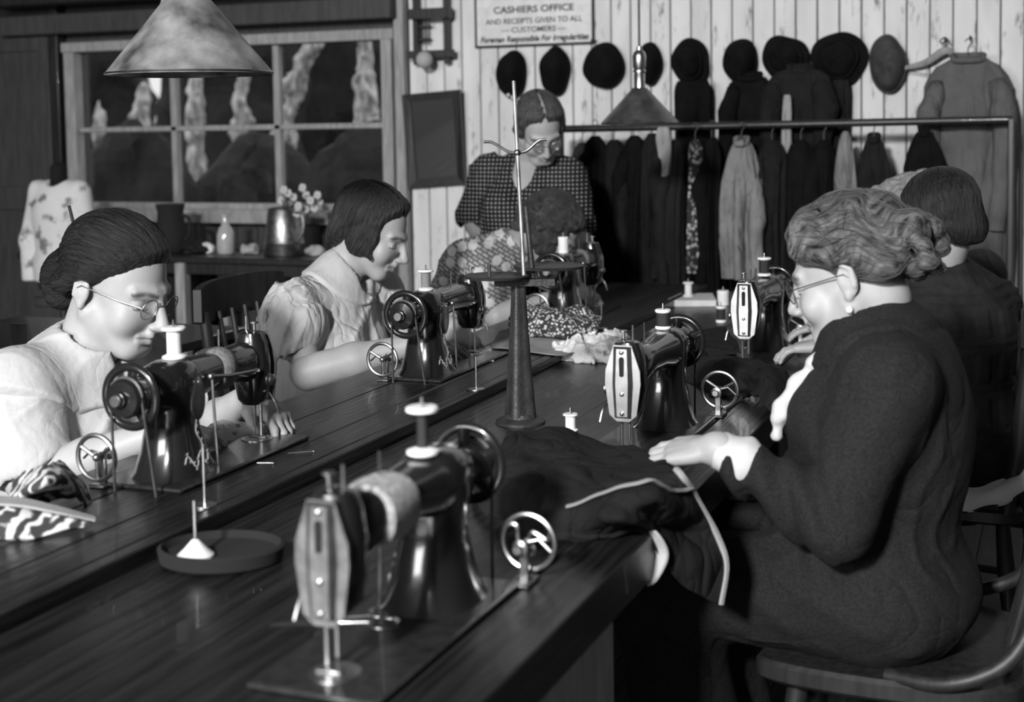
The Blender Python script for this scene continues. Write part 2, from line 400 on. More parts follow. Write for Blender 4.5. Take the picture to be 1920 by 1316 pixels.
# white boards to the right of the window, each its own
bw = .0865; xb = -2.765; shapes = []
for v_ in range(3):
    b_ = MB(); b_.box((0, 0, 1.65), (bw - .004 - .001 * v_, .02 + .002 * v_, 3.29), bev=.003); shapes.append(b_)
protos = [None] * 3; i = 0; xx = xb
while xx < XR - .05:
    k = (i * 7 + i // 3) % 3
    if protos[k] is None: o = protos[k] = shapes[k].build('board', 'white_board', wb)
    else: o = protos[k].copy(); COL.objects.link(o); o.parent = wb
    o.location = (xx + bw / 2, YW + .01, 0); xx += bw; i += 1
# dark boards left of, under and above the window
pl = MB().box((0, 0, .48), (.113, .02, .96), bev=.003)
o0 = None
for i in range(16):
    o = pl.build('panel_board', 'dark_panel', wb) if o0 is None else o0.copy()
    if o0 is None: o0 = o
    else: COL.objects.link(o); o.parent = wb
    o.location = (WX0 + .05 + i * .116, YW + .005, 0)
# window: casing, sill, muntins, panes
wn = struct(bpy.data.objects.new('window_1', None)); COL.objects.link(wn); wn.location = (0, 0, 0)
def bar(n, c, d, m='grey_trim', par=None): return MB().box(c, d, bev=.004).build(n, m, par if par is not None else wn)
bar('window_frame', (-4.615, YW - .02, 1.32), (.06, .07, .94)); bar('window_frame', (-2.855, YW - .02, 1.32), (.055, .07, .94))
bar('window_frame', (-3.735, YW - .022, 1.77), (1.84, .076, .05)); bar('window_sill', (-3.735, YW - .04, .945), (1.84, .12, .065))
bar('window_frame', (-3.735, YW - .008, .988), (1.7, .044, .03))
for x in (-4.027, -3.449): bar('muntin', (x, YW, 1.365), (.034, .04, .79))
bar('muntin', (-3.735, YW - .002, 1.362), (1.72, .036, .026))
for (x0, x1) in ((-4.585, -4.044), (-4.010, -3.466), (-3.432, -2.882)):
    for (z0, z1) in ((1.0, 1.349), (1.375, 1.745)):
        bar('pane', ((x0 + x1) / 2, YW + .012, (z0 + z1) / 2), (x1 - x0, .004, z1 - z0), 'window_glass')
# white corner post and the dark beams over the window
struct(MB().box((-2.795, YW - .02, 1.45), (.05, .05, 2.9), bev=.004).build('trim_1', 'grey_trim'))
struct(MB().box((-3.9, YW - .05, 1.885), (2.2, .1, .10), bev=.006).build('trim_2', 'dark_panel'))
struct(MB().box((-3.9, YW - .12, 2.03), (2.2, .2, .12), bev=.006).build('trim_3', 'dark_wood'))
struct(MB().box((-4.70, YW - .03, 1.45), (.05, .06, 2.9), bev=.004).build('trim_4', 'dark_wood'))
# door in the far left corner
dr = struct(bpy.data.objects.new('door_1', None)); COL.objects.link(dr)
bar('door_leaf', (-4.98, YW - .015, .95), (.46, .035, 1.9), 'dark_panel', dr)
bar('door_stile', (-4.78, YW - .035, .95), (.07, .02, 1.9), 'dark_panel', dr)
bar('door_rail', (-5.02, YW - .035, 1.82), (.42, .02, .12), 'dark_panel', dr)
bar('door_rail', (-5.02, YW - .035, 1.02), (.42, .02, .12), 'dark_panel', dr)
# ------------------------------------------------------------------ outdoors: dark trees with daylight between them
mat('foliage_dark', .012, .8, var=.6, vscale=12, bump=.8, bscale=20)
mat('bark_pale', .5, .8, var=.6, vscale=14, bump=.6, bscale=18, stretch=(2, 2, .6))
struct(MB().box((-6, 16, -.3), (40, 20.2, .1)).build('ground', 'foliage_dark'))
mat('foliage_as_daylight', .55, .9, var=.75, vscale=26, bump=.8, bscale=40, stretch=(1, 1, .45))  # pale tone in place of the bright gaps between the trees
def clump(name, label, group, x, y, z, rx, ry, rz, sd, m, base=0.0, amp=.1, fr=5, bend=0.0):
    pad = amp * 2 + .05 + abs(bend); f = Field((x - rx - pad, y - ry - pad, z - rz - pad), (x + rx + pad, y + ry + pad, z + rz + pad), max(.02, min(.07, rx * .22)))
    if bend: f.path([(x - bend, y, z - rz + rx), (x - bend, y, z + rz - .75), (x - bend * .3, y, z + rz - .35), (x + bend, y, z + rz - rx)], [rx, rx, rx * .8, rx * .9], .1)
    else: f.ell((x, y, z), (rx, ry, rz), .1)
    f.disp(lambda X, Y, Z: amp * vnoise(X, Y, Z, fr, sd) + amp * .6 * vnoise(X, Y, Z, fr * 2.6, sd + 1), .6)
    v, q = f.mesh(); o = link_mesh(name, v - V(x, y, 0), q, m, smooth=False); o.location = (x, y, 0); return tag(o, label, 'shrub', group)
# pale growth standing in for daylight between the trees, dark trees behind and dark shrubs before it
for i, (u, v, w_, h_, bend, lab) in enumerate(((187, 222, 40, 70, 0, 'grey feathery shrub outside the upper left pane, nearest the frame'), (266, 205, 58, 90, 0, 'grey feathery shrub outside the upper left pane, nearer the mullion'), (366, 185, 34, 150, 0, 'pale trunk shape standing in for daylight outside the upper middle pane, left one'), (450, 195, 30, 130, .03, 'pale trunk shape standing in for daylight outside the upper middle pane, right one'), (560, 160, 34, 190, .14, 'pale leaning trunk shape standing in for daylight outside the upper right pane'), (688, 150, 48, 190, 0, 'broad pale shape standing in for bright sky outside the upper right pane at the window edge'))):
    p = ony(u, v, 8.5); k_ = 262.0; zt_ = p[2] + h_ / k_ / 2; clump('growth_as_daylight', lab, 'pale growth outside the window', p[0], 8.5, (zt_ - .3) / 2, w_ / k_ / 2 * 1.1, .1, (zt_ + .3) / 2, 30 + i * 3, 'foliage_as_daylight', amp=.035, fr=9, bend=bend)
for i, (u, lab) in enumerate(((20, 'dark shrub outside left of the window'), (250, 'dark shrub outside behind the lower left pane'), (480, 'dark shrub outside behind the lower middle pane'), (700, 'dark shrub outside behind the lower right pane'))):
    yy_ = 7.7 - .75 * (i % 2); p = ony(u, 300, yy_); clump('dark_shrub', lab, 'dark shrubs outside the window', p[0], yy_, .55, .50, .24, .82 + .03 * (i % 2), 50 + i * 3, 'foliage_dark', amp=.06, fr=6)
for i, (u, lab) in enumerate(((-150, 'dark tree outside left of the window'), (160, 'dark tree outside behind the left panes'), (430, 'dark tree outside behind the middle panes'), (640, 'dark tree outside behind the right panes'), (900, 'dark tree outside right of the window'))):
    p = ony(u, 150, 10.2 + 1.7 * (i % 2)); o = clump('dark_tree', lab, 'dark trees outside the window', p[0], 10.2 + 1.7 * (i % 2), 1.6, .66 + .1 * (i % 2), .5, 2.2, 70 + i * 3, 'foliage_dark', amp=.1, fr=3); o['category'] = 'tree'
# ------------------------------------------------------------------ the two long sewing tables
Y0, Y1 = .55, 4.95
lt = thing('sewing_table', 'long dark plank sewing table on the left, set slightly higher', 'table', (0, 0, 0))
rt = thing('sewing_table', 'long dark plank sewing table on the right, set slightly lower', 'table', (0, 0, 0))
def plank(par, x0, x1, z, th, y0=Y0, y1=Y1, m='table_wood'): return MB().box(((x0 + x1) / 2, (y0 + y1) / 2, z - th / 2), (x1 - x0, y1 - y0, th), bev=.0025).build('plank', m, par)
plank(lt, -1.605, -1.47, ZT, .04); plank(lt, -1.468, -1.345, ZT, .04); plank(lt, -1.343, -1.262, ZT - .0005, .04); plank(lt, -1.258, -1.233, ZT + .0006, .045)
plank(rt, -1.229, -.962, ZR, .035); plank(rt, -.9605, -.683, ZR, .035); plank(rt, -.677, -.583, ZR, .07)
MB().box((-.68, 2.75, ZR - .018), (.008, 4.4, .03)).build('groove_strip', 'black_void', rt)
for x, p, zt in ((-1.56, lt, ZT), (-1.28, lt, ZT), (-1.15, rt, ZR), (-.64, rt, ZR)):
    for y in (.65, 2.35, 3.45, 4.8):
        MB().box((x, y, (zt - .045) / 2), (.07, .07, zt - .05), bev=.005).build('leg', 'dark_wood', p)
for p, x0, x1, zt in ((lt, -1.6, -1.24, ZT), (rt, -1.2, -.6, ZR)):
    for y in (.65, 2.35, 3.45, 4.8): MB().box(((x0 + x1) / 2, y, zt - .1), (x1 - x0, .03, .08), bev=.003).build('cross_rail', 'dark_wood', p)
# ------------------------------------------------------------------ sewing machines
def rsec(c, hx, hy, z, n=20, e=2.6):
    out = []
    for k in range(n):
        t = 2 * math.pi * k / n; cs, sn = math.cos(t), math.sin(t)
        out.append(V(c[0] + hx * math.copysign(abs(cs) ** (2 / e), cs), c[1] + hy * math.copysign(abs(sn) ** (2 / e), sn), z))
    return out
def asec(x, cy, cz, hy, hz, n=20, e=2.4):
    out = []
    for k in range(n):
        t = 2 * math.pi * k / n; cs, sn = math.cos(t), math.sin(t)
        out.append(V(x, cy + hy * math.copysign(abs(cs) ** (2 / e), cs), cz + hz * math.copysign(abs(sn) ** (2 / e), sn)))
    return out
def swirl(c, r, turns, a, b, n=16, w=.0016):
    c = np.asarray(c, float); return [c + (np.asarray(a) * math.cos(t) + np.asarray(b) * math.sin(t)) * r * (.15 + .85 * i / (n - 1)) for i in range(n) for t in (turns * 2 * math.pi * i / (n - 1),)]
def make_machine(pad=None, plate='nickel', decal=0):
    t = thing('sewing_machine', '', 'sewing machine')
    B = lambda: MB()
    B().box((.115, 0, .004), (.42, .165, .008), bev=.003).build('bed', 'worn_enamel', t)
    p = B(); p.loft([rsec((.005, 0), .078, .064, .008), rsec((.005, 0), .070, .058, .018), rsec((.004, 0), .056, .050, .05), rsec((.002, 0), .045, .042, .09), rsec((0, 0), .044, .041, .12), rsec((-.002, 0), .052, .044, .15), rsec((-.004, 0), .055, .044, .178), rsec((-.002, 0), .048, .038, .194), rsec((0, 0), .03, .024, .203)])
    p.build('pillar', 'black_enamel', t)
    a = B(); a.loft([asec(-.062, 0, .160, .030, .030), asec(-.045, 0, .160, .040, .040), asec(.0, 0, .160, .044, .043), asec(.05, 0, .163, .040, .038), asec(.10, 0, .166, .035, .032), asec(.17, 0, .166, .033, .032), asec(.222, 0, .163, .032, .038), asec(.238, 0, .16, .028, .036)])
    a.build('arm', 'black_enamel', t)
    h = B(); h.loft([rsec((.257, 0), .018, .018, .078), rsec((.257, 0), .025, .027, .088), rsec((.257, 0), .029, .034, .125), rsec((.257, 0), .029, .035, .16), rsec((.257, 0), .027, .030, .195), rsec((.257, 0), .022, .022, .214), rsec((.257, 0), .014, .014, .217)])
    h.build('head', 'black_enamel', t)
    # face plate: long hexagon with a raised middle panel
    fp = B(); poly = [(-.017, .212), (.017, .212), (.033, .165), (.034, .140), (.026, .082), (.012, .070), (-.012, .070), (-.026, .082), (-.034, .140), (-.033, .165)]
    fp.prism(poly, (.289, 0, 0), (0, 1, 0), (0, 0, 1), .005)
    f0 = fp.build('face_plate', plate, t)
    pp = B(); pp.loft([[V(.2915, -.017, .21), V(.2915, .017, .21), V(.2915, .02, .14), V(.2915, .016, .076), V(.2915, -.016, .076), V(.2915, -.02, .14)], [V(.297, -.010, .206), V(.297, .010, .206), V(.299, .012, .14), V(.297, .010, .08), V(.297, -.010, .08), V(.299, -.012, .14)]])
    pp.build('panel', plate, f0)
    sl = B(); sl.loft([[V(x, .0045 * math.cos(k * math.pi / 6), .173 + (.014 if math.sin(k * math.pi / 6) >= 0 else -.014) + .0045 * math.sin(k * math.pi / 6)) for k in range(12)] for x in (.2965, .2995)]); sl.build('slot', 'black_void', f0)
    for z in (.200, .122, .086): B().lathe([(.004, 0), (.004, .002), (.002, .0035)], (.298, 0, z), (1, 0, 0), 10).build('screw', 'dull_steel', f0)
    B().lathe([(.0045, 0), (.006, .004), (.003, .006), (.003, .016), (.008, .018), (.008, .021)], (.257, -.008, .214), n=12).build('presser_knob', 'nickel', t)
    B().cyl((.257, .01, .21), (.257, .01, .245), .0022, n=8).build('take_up_pin', 'dull_steel', t)
    B().cyl((.272, .006, .03), (.272, .006, .082), .0032, n=8).build('needle_bar', 'nickel', t)
    B().cyl((.272, .006, .009), (.272, .006, .032), .0012, n=6).build('needle', 'nickel', t)
    B().cyl((.266, -.011, .016), (.266, -.011, .082), .0035, n=8).build('presser_bar', 'nickel', t)
    B().box((.272, -.004, .012), (.012, .034, .005), bev=.002).build('presser_foot', 'nickel', t)
    B().lathe([(.03, .008), (.03, .0095), (.027, .0100)], (.268, 0, 0), n=24).build('needle_plate', 'nickel', t)
    B().lathe([(.006, 0), (.012, .002), (.012, .005), (.004, .007), (.011, .010), (.011, .013), (.004, .018)], (.262, -.03, .125), (0, -1, 0), 14).build('thread_tension', 'dull_steel', t)
    B().tube(spline([V(.262, -.034, .10), V(.255, -.05, .085), V(.262, -.055, .06)], 8), .002, 6).build('thread_guide', 'dull_steel', t)
    # hand wheel with spokes, pulley and hub
    hw = B(); hw.ring((-.108, 0, .160), .050, .0075, (1, 0, 0), 36, 10, .8); w0 = hw.build('hand_wheel', 'black_enamel', t)
    sp = B()
    for k in range(5):
        an = k * 2 * math.pi / 5 + .4; d = V(0, math.cos(an), math.sin(an)); sp.tube([V(-.106, 0, .16) + d * .02, V(-.106, 0, .16) + d * .05], [.011, .009], 8, flat=.5, up=(1, 0, 0))
    sp.build('spokes', 'black_enamel', w0)
    B().lathe([(.006, -.036), (.013, -.034), (.014, -.026), (.03, -.024), (.033, -.018), (.028, -.012), (.033, -.006), (.033, 0), (.03, .012), (.025, .05)], (-.108, 0, .16), (1, 0, 0), 28).build('pulley', 'black_enamel', w0)
    B().lathe([(.009, -.043), (.011, -.041), (.011, -.035)], (-.108, 0, .16), (1, 0, 0), 16).build('hub_screw', 'dull_steel', w0)
    for y0, y1 in ((.031, .030), (-.030, -.052)):
        B().tube([V(-.120, y0, .165), V(-.119, y1, .0)], .0034, 6, flat=.6).build('belt', 'belt_leather', t)
    B().tube([V(-.120, .031 * math.cos(q), .163 + .031 * math.sin(q)) for q in np.linspace(0, math.pi, 12)], .0034, 6).build('belt', 'belt_leather', t)
    # oval cover on the back of the pillar, knee-lift rod
    B().lathe([(.0, .004), (.018, .004), (.021, .002), (.022, 0)][::-1], (.020, -.041, .135), (0, -1, 0), 24, 1.0, 1.75).build('cover_plate', 'dull_steel', t)
    B().lathe([(.004, 0), (.004, .003)], (.020, -.045, .165), (0, -1, 0), 8).build('screw', 'nickel', t)
    B().tube([V(.055, -.048, .165), V(.055, -.05, .12), V(.06, -.052, .008)], .0026, 6).build('lifter_rod', 'dull_steel', t)
    B().ball((.055, -.046, .168), .007, 10, 6).build('rod_end', 'dull_steel', t)
    B().tube([V(.055, -.044, .168), V(.12, -.04, .158), V(.225, -.034, .15)], .004, 6).build('lifter_bar', 'black_enamel', t)
    B().cyl((.15, 0, .195), (.15, 0, .235), .0018, n=6).build('spool_pin', 'dull_steel', t)
    # gilt ornaments
    d = B()
    def pil_y(x, z):
        hx = np.interp(z, (.018, .05, .09, .12), (.070, .056, .045, .044)); hy = np.interp(z, (.018, .05, .09, .12), (.058, .050, .042, .041)); return -(hy * max(0, 1 - abs((x - .004) / hx) ** 2.6) ** (1 / 2.6) + .0006)
    vine = []
    for i in range(40):
        q = i / 39; cz = .034 + .010 * math.sin(q * 15); vine.append(V(-.032 + .072 * q, pil_y(-.032 + .072 * q, cz), cz))
    d.tube(vine, .0013, 4)
    for i in range(1, 39, 3): d.ball(vine[i] + V(0, 0, .004 * (1 if (i // 3) % 2 else -1)), .0045, 6, 4, (1, .3, .7))
    up_ = [V(.012 + .008 * math.sin(q * 9) * (1 - q), pil_y(.012 + .008 * math.sin(q * 9) * (1 - q), .046 + .07 * q), .046 + .07 * q) for q in np.linspace(0, 1, 24)]; d.tube(up_, .0010, 4)
    for i in range(2, 22, 4): d.ball(up_[i] + V(.004 * (1 if i % 8 else -1), 0, 0), .004, 6, 4, (.8, .3, 1))
    if decal:
        for k in range(16):
            an = random.uniform(.2, 2.3); x = random.uniform(-.04, .015); yy = .0425 * math.cos(an); zz = .16 + .0435 * math.sin(an)
            d.tube(swirl((x, yy, zz), random.uniform(.005, .010), random.choice((-1.3, 1.4)), (1, 0, 0), (0, -math.sin(an), math.cos(an))), .0013, 4)
    d.build('gilt_ornament', 'gold_decal', t)['kind'] = 'stuff'
    if pad:
        x0, x1, m = pad
        B().loft([asec(x, 0, .166, .038 + q, .036 + q) for x, q in ((x0, -.002), (x0 + .004, .002), ((x0 + x1) / 2, .004), (x1 - .004, .002), (x1, -.002))]).build('pincushion_band', m, t)
    return t
XLm, XRm = -1.436, -.764
mL = make_machine((.115, .155, 'pad_cloth_dark')); mL2 = make_machine(None); mL3 = make_machine((.12, .15, 'pad_cloth_dark'))
mA = make_machine((.118, .192, 'pad_cloth'), 'dull_steel', 1); mB = make_machine(None, 'nickel', 1); mC = make_machine(None, 'nickel', 0)
for mm, y, lab in ((mL, 1.97, 'black gilt sewing machine used by the spectacled woman in white collar'), (mL2, 2.99, 'black sewing machine used by the woman in pale puff sleeves'), (mL3, 3.965, 'black sewing machine in front of the bent woman in dotted dress')):
    mm.location = (XLm, y, ZT); mm.rotation_euler = (0, 0, math.pi / 2); mm['label'] = lab; mm['group'] = 'sewing machines on the tables'
for mm, y, lab in ((mA, 1.605, 'large blurred black sewing machine nearest the camera with pale cloth band'), (mB, 2.715, 'black sewing machine with bright nickel face plate beside the white lace'), (mC, 3.74, 'farther black sewing machine with nickel face plate near the coats')):
    mm.location = (XRm, y, ZR); mm.rotation_euler = (0, 0, -math.pi / 2); mm['label'] = lab; mm['group'] = 'sewing machines on the tables'
# ------------------------------------------------------------------ bobbin winders on the table beside each machine
def make_winder(wavy=False):
    t = thing('bobbin_winder', '', 'bobbin winder'); B = MB
    B().ring((0, 0, .052), .038, .0042, (1, 0, 0), 32, 8).build('wheel_rim', 'nickel' if wavy else 'dull_steel', t)
    s = B()
    for k in range(3):
        an = k * 2 * math.pi / 3 + .5; d = V(0, math.cos(an), math.sin(an)); e = V(0, -math.sin(an), math.cos(an)); c = V(0, 0, .052); wv = .009 if wavy else .0
        s.tube(spline([c, c + d * .012 + e * wv, c + d * .026 - e * wv, c + d * .038], 10), .0034, 6)
    s.ball((0, 0, .052), .007); s.build('wheel_spokes', 'nickel' if wavy else 'dull_steel', t)
    B().cyl((-.006, 0, .052), (.04, 0, .052), .0028, n=8).build('axle', 'dull_steel', t)
    b = B(); b.box((.016, 0, .03), (.008, .014, .056), bev=.002); b.box((.02, 0, .003), (.05, .032, .006), bev=.002); b.build('bracket', 'dull_steel', t)
    B().lathe([(.006, 0), (.011, .001), (.011, .004), (.006, .006), (.006, .014)], (.03, 0, .052), (1, 0, 0), 12).build('bobbin_holder', 'dull_steel', t)
    B().tube([V(.016, .0, .055), V(.012, .02, .06), V(.014, .038, .045)], .0022, 6).build('lever', 'nickel', t)
    return t
for (p, rz, wv, lab) in ((onz(183, 915, ZT), math.pi / 2, False, 'small steel winder wheel on the left table by the patterned cloths'), (onz(718, 715, ZT), math.pi / 2, False, 'small steel winder wheel by the elbow of the puff-sleeved woman'), (onz(1006, 608, ZT), math.pi / 2, False, 'dark winder wheel behind the iron thread stand'), (onz(992, 1085, ZR), -math.pi / 2, True, 'bright winder wheel with wavy spokes near the front table edge'), (onz(1350, 776, ZR), -math.pi / 2, False, 'steel winder wheel on the table in front of the spectacled older woman'), (onz(1503, 648, ZR), -math.pi / 2, False, 'farthest right winder wheel just before the older woman\'s face')):
    t = make_winder(wv); t.location = p; t.rotation_euler = (0, 0, rz); t['label'] = lab; t['group'] = 'bobbin winders on the tables'
# ------------------------------------------------------------------ chairs
def make_chair(label, loc, rz, group='plank-seat chairs'):
    """spindle-back chair; its front looks along local +x"""
    t = thing('spindle_back_chair', label, 'chair', loc, rz, group); B = MB
    s = B(); s.loft([[V(x, y, z) for x, y in rounded([(.20 * e, -.17 * e), (.21 * e, 0), (.20 * e, .17 * e), (.12 * e, .20 * e), (-.10 * e, .19 * e), (-.19 * e, .15 * e), (-.20 * e, 0), (-.19 * e, -.15 * e), (-.10 * e, -.19 * e), (.12 * e, -.20 * e)])] for z, e in ((.413, .96), (.42, 1), (.443, 1), (.45, .97))]); s.build('seat', 'chair_wood', t, angle=30)
    for sx, sy in ((1, 1), (1, -1), (-1, 1), (-1, -1)):
        B().tube([V(.15 * sx, .13 * sy, .42), V(.165 * sx, .15 * sy, .30), V(.175 * sx, .16 * sy, .2), V(.19 * sx, .175 * sy, 0)], [.016, .021, .016, .012], 10).build('leg', 'chair_wood', t)
    for sy in (1, -1): B().cyl((.17 * 1, .16 * sy, .2), (-.17, .16 * sy, .2), .010, n=8).build('stretcher', 'chair_wood', t)
    B().cyl((0, .16, .2), (0, -.16, .2), .010, n=8).build('stretcher', 'chair_wood', t)
    for sy in (1, -1): B().tube([V(-.165, .16 * sy, .44), V(-.20, .185 * sy, .62), V(-.225, .20 * sy, .86)], [.016, .021, .014], 10).build('back_post', 'chair_wood', t)
    for k in range(4): y = -.1 + k * .067; B().tube([V(-.175, y * .9, .44), V(-.205, y, .65), V(-.235, y * 1.05, .85)], [.008, .010, .007], 8).build('spindle', 'chair_wood', t)
    G = [[V(-.222 - .035 * (1 - (y / .235) ** 2), y, z - .012 * (abs(y) / .235) ** 4 * (1 if z > .88 else -1)) for y in np.linspace(-.235, .235, 15)] for z in (.825, .85, .88, .91, .935)]
    B().sheet(G, .022).build('top_rail', 'chair_wood', t)
    return t
make_chair('dark spindle-back chair of the woman in puff sleeves, broad top rail showing', (-1.93, 3.31, .012), .06)
make_chair('dark spindle-back chair of the woman with wide white collar', (-1.93, 2.19, .012), 0)
make_chair('dark spindle-back chair behind the bent woman in large-dotted dress', (-1.93, 4.02, .012), .25)
make_chair('dark spindle-back chair at the right edge, holding a white shoe', (-.26, 3.50, .012), math.pi - .2)
make_chair('dark spindle-back chair mostly hidden behind the sleek-bobbed woman', (-.24, 4.27, .012), math.pi - .2)
# low hoop-back chair under the older woman
t = thing('hoop_chair', 'worn wooden chair with bent hoop under the older woman, front right', 'chair', (-.27, 2.46, .012)); B = MB
s = B(); s.loft([[V(x, y, z) for x, y in rounded([(-.20 * e, -.19 * e), (-.215 * e, -.1 * e), (-.215 * e, .1 * e), (-.20 * e, .19 * e), (.0, .215 * e), (.19 * e, .18 * e), (.21 * e, 0), (.19 * e, -.18 * e), (.0, -.215 * e)])] for z, e in ((.402, .96), (.41, 1), (.433, 1), (.44, .97))]); s.build('seat', 'chair_wood', t, angle=30)
for sx, sy in ((1, 1), (1, -1), (-1, 1), (-1, -1)): B().tube([V(.15 * sx, .14 * sy, .41), V(.175 * sx, .16 * sy, .2), V(.19 * sx, .18 * sy, 0)], [.018, .02, .013], 10).build('leg', 'chair_wood', t)
for sy in (1, -1): B().cyl((.17, .16 * sy, .2), (-.17, .16 * sy, .2), .010, n=8).build('stretcher', 'chair_wood', t)
hoop = spline([V(.0, -.19, .44), V(.10, -.222, .452), V(.19, -.215, .50), V(.235, -.19, .60), V(.25, -.13, .72), V(.255, 0, .76), V(.25, .13, .72), V(.235, .19, .60), V(.19, .215, .50), V(.10, .225, .455)], 48)
B().tube(hoop, .013, 12).build('back_hoop', 'chair_wood', t)
for k in range(4): y = -.12 + k * .08; B().tube([V(.18, y * .9, .44), V(.25, y, .74)], .008, 8).build('spindle', 'chair_wood', t)
# white-topped shoe on the right-hand chair seat
pS = ond(1848, 925, 2.99); pS = onz(1848, 955, .47)
f = Field((-.15, -.06, -.01), (.13, .06, .13), .0035); f.path([(-.11, 0, .018), (-.05, 0, .026), (.03, 0, .045), (.085, 0, .072)], [.016, .028, .026, .024], .02); f.ell((-.01, 0, .085), (.055, .018, .035), .02, 'sub'); f.cut((0, 0, -1), -.004)
v, q = f.mesh(); ang = math.radians(-28); Rm = np.array([[math.cos(ang), -math.sin(ang), 0], [math.sin(ang), math.cos(ang), 0], [0, 0, 1]])
sh = thing('shoe', 'white and dark heeled shoe on the chair seat at the right edge', 'shoe', (pS[0], pS[1], .465), .35)
link_mesh('upper', v, q, 'spool_white', sh); so = MB(); so.tube([V(-.115, 0, .008), V(-.05, 0, .008), V(.02, 0, .022), V(.09, 0, .052)], [.016, .028, .022, .022], 10, flat=.35); so.build('sole', 'thread_black', sh); MB().tube([V(.085, 0, .055), V(.098, 0, .0)], [.021, .013], 10).build('heel', 'thread_black', sh)
# ------------------------------------------------------------------ people
def skin_mat(name, c, dark):
    m = mat(name, c, .5, bump=.12, bscale=350, spec=.35); N, L, b = nodes(m)
    at = N.new('ShaderNodeAttribute'); at.attribute_name = 'tint'
    tc = N.new('ShaderNodeTexCoord'); n = N.new('ShaderNodeTexNoise'); n.inputs['Scale'].default_value = 25; n.inputs['Detail'].default_value = 4; L.new(tc.outputs['Object'], n.inputs[0])
    r = N.new('ShaderNodeMapRange'); r.inputs[1].default_value = .3; r.inputs[2].default_value = .7; r.inputs[3].default_value = c * .93; r.inputs[4].default_value = c * 1.05; L.new(n.outputs[0], r.inputs[0])
    mx = N.new('ShaderNodeMix'); mx.data_type = 'RGBA'; L.new(at.outputs['Fac'], mx.inputs[0]); L.new(r.outputs[0], mx.inputs[6]); mx.inputs[7].default_value = g3(dark); L.new(mx.outputs[2], b.inputs['Base Color'])
    b.inputs['Subsurface Weight'].default_value = .08; b.inputs['Subsurface Radius'].default_value = (.01, .01, .01)
    return m
skin_mat('skin', .36, .028)
def hair_mat(name, c0, c1, fr=26.0, rough=.42):
    m = mat(name, c0, rough, spec=.28); N, L, b = nodes(m)
    at = N.new('ShaderNodeAttribute'); at.attribute_name = 'strand'
    mp = N.new('ShaderNodeMapping'); mp.inputs['Scale'].default_value = (fr, fr, .8); L.new(at.outputs['Vector'], mp.inputs[0])
    n = N.new('ShaderNodeTexNoise'); n.inputs['Scale'].default_value = 1; n.inputs['Detail'].default_value = 6; n.inputs['Roughness'].default_value = .65; L.new(mp.outputs[0], n.inputs[0])
    r = N.new('ShaderNodeMapRange'); r.inputs[1].default_value = .35; r.inputs[2].default_value = .68; r.inputs[3].default_value = c0; r.inputs[4].default_value = c1; L.new(n.outputs[0], r.inputs[0]); L.new(r.outputs[0], b.inputs['Base Color'])
    bp = N.new('ShaderNodeBump'); bp.inputs['Strength'].default_value = .9; bp.inputs['Distance'].default_value = .006; L.new(n.outputs[0], bp.inputs['Height']); L.new(bp.outputs[0], b.inputs['Normal'])
    b.inputs['Anisotropic'].default_value = .4
    return m
hair_mat('hair_black', .005, .026); hair_mat('hair_dark', .007, .045); hair_mat('hair_brown', .02, .09, 20)
hair_mat('hair_grizzled', .006, .17, 9); hair_mat('hair_grey', .1, .5, 16); hair_mat('hair_pepper', .014, .13, 18)
def hframe(fwd, up=(0, 0, 1), tilt=0.0):
    f = np.asarray(fwd, float); f = f / np.linalg.norm(f); r = np.cross(f, up); r /= np.linalg.norm(r); u = np.cross(r, f)
    if tilt: r, u = r * math.cos(tilt) + u * math.sin(tilt), u * math.cos(tilt) - r * math.sin(tilt)
    return np.stack([r, f, u], 1)            # columns: right, forward, up
def seg_d(P, a, b):
    a = np.asarray(a, float); b = np.asarray(b, float); d = b - a; t = np.clip(((P - a) @ d) / (d @ d), 0, 1)
    return np.linalg.norm(P - a - t[:, None] * d, axis=1)
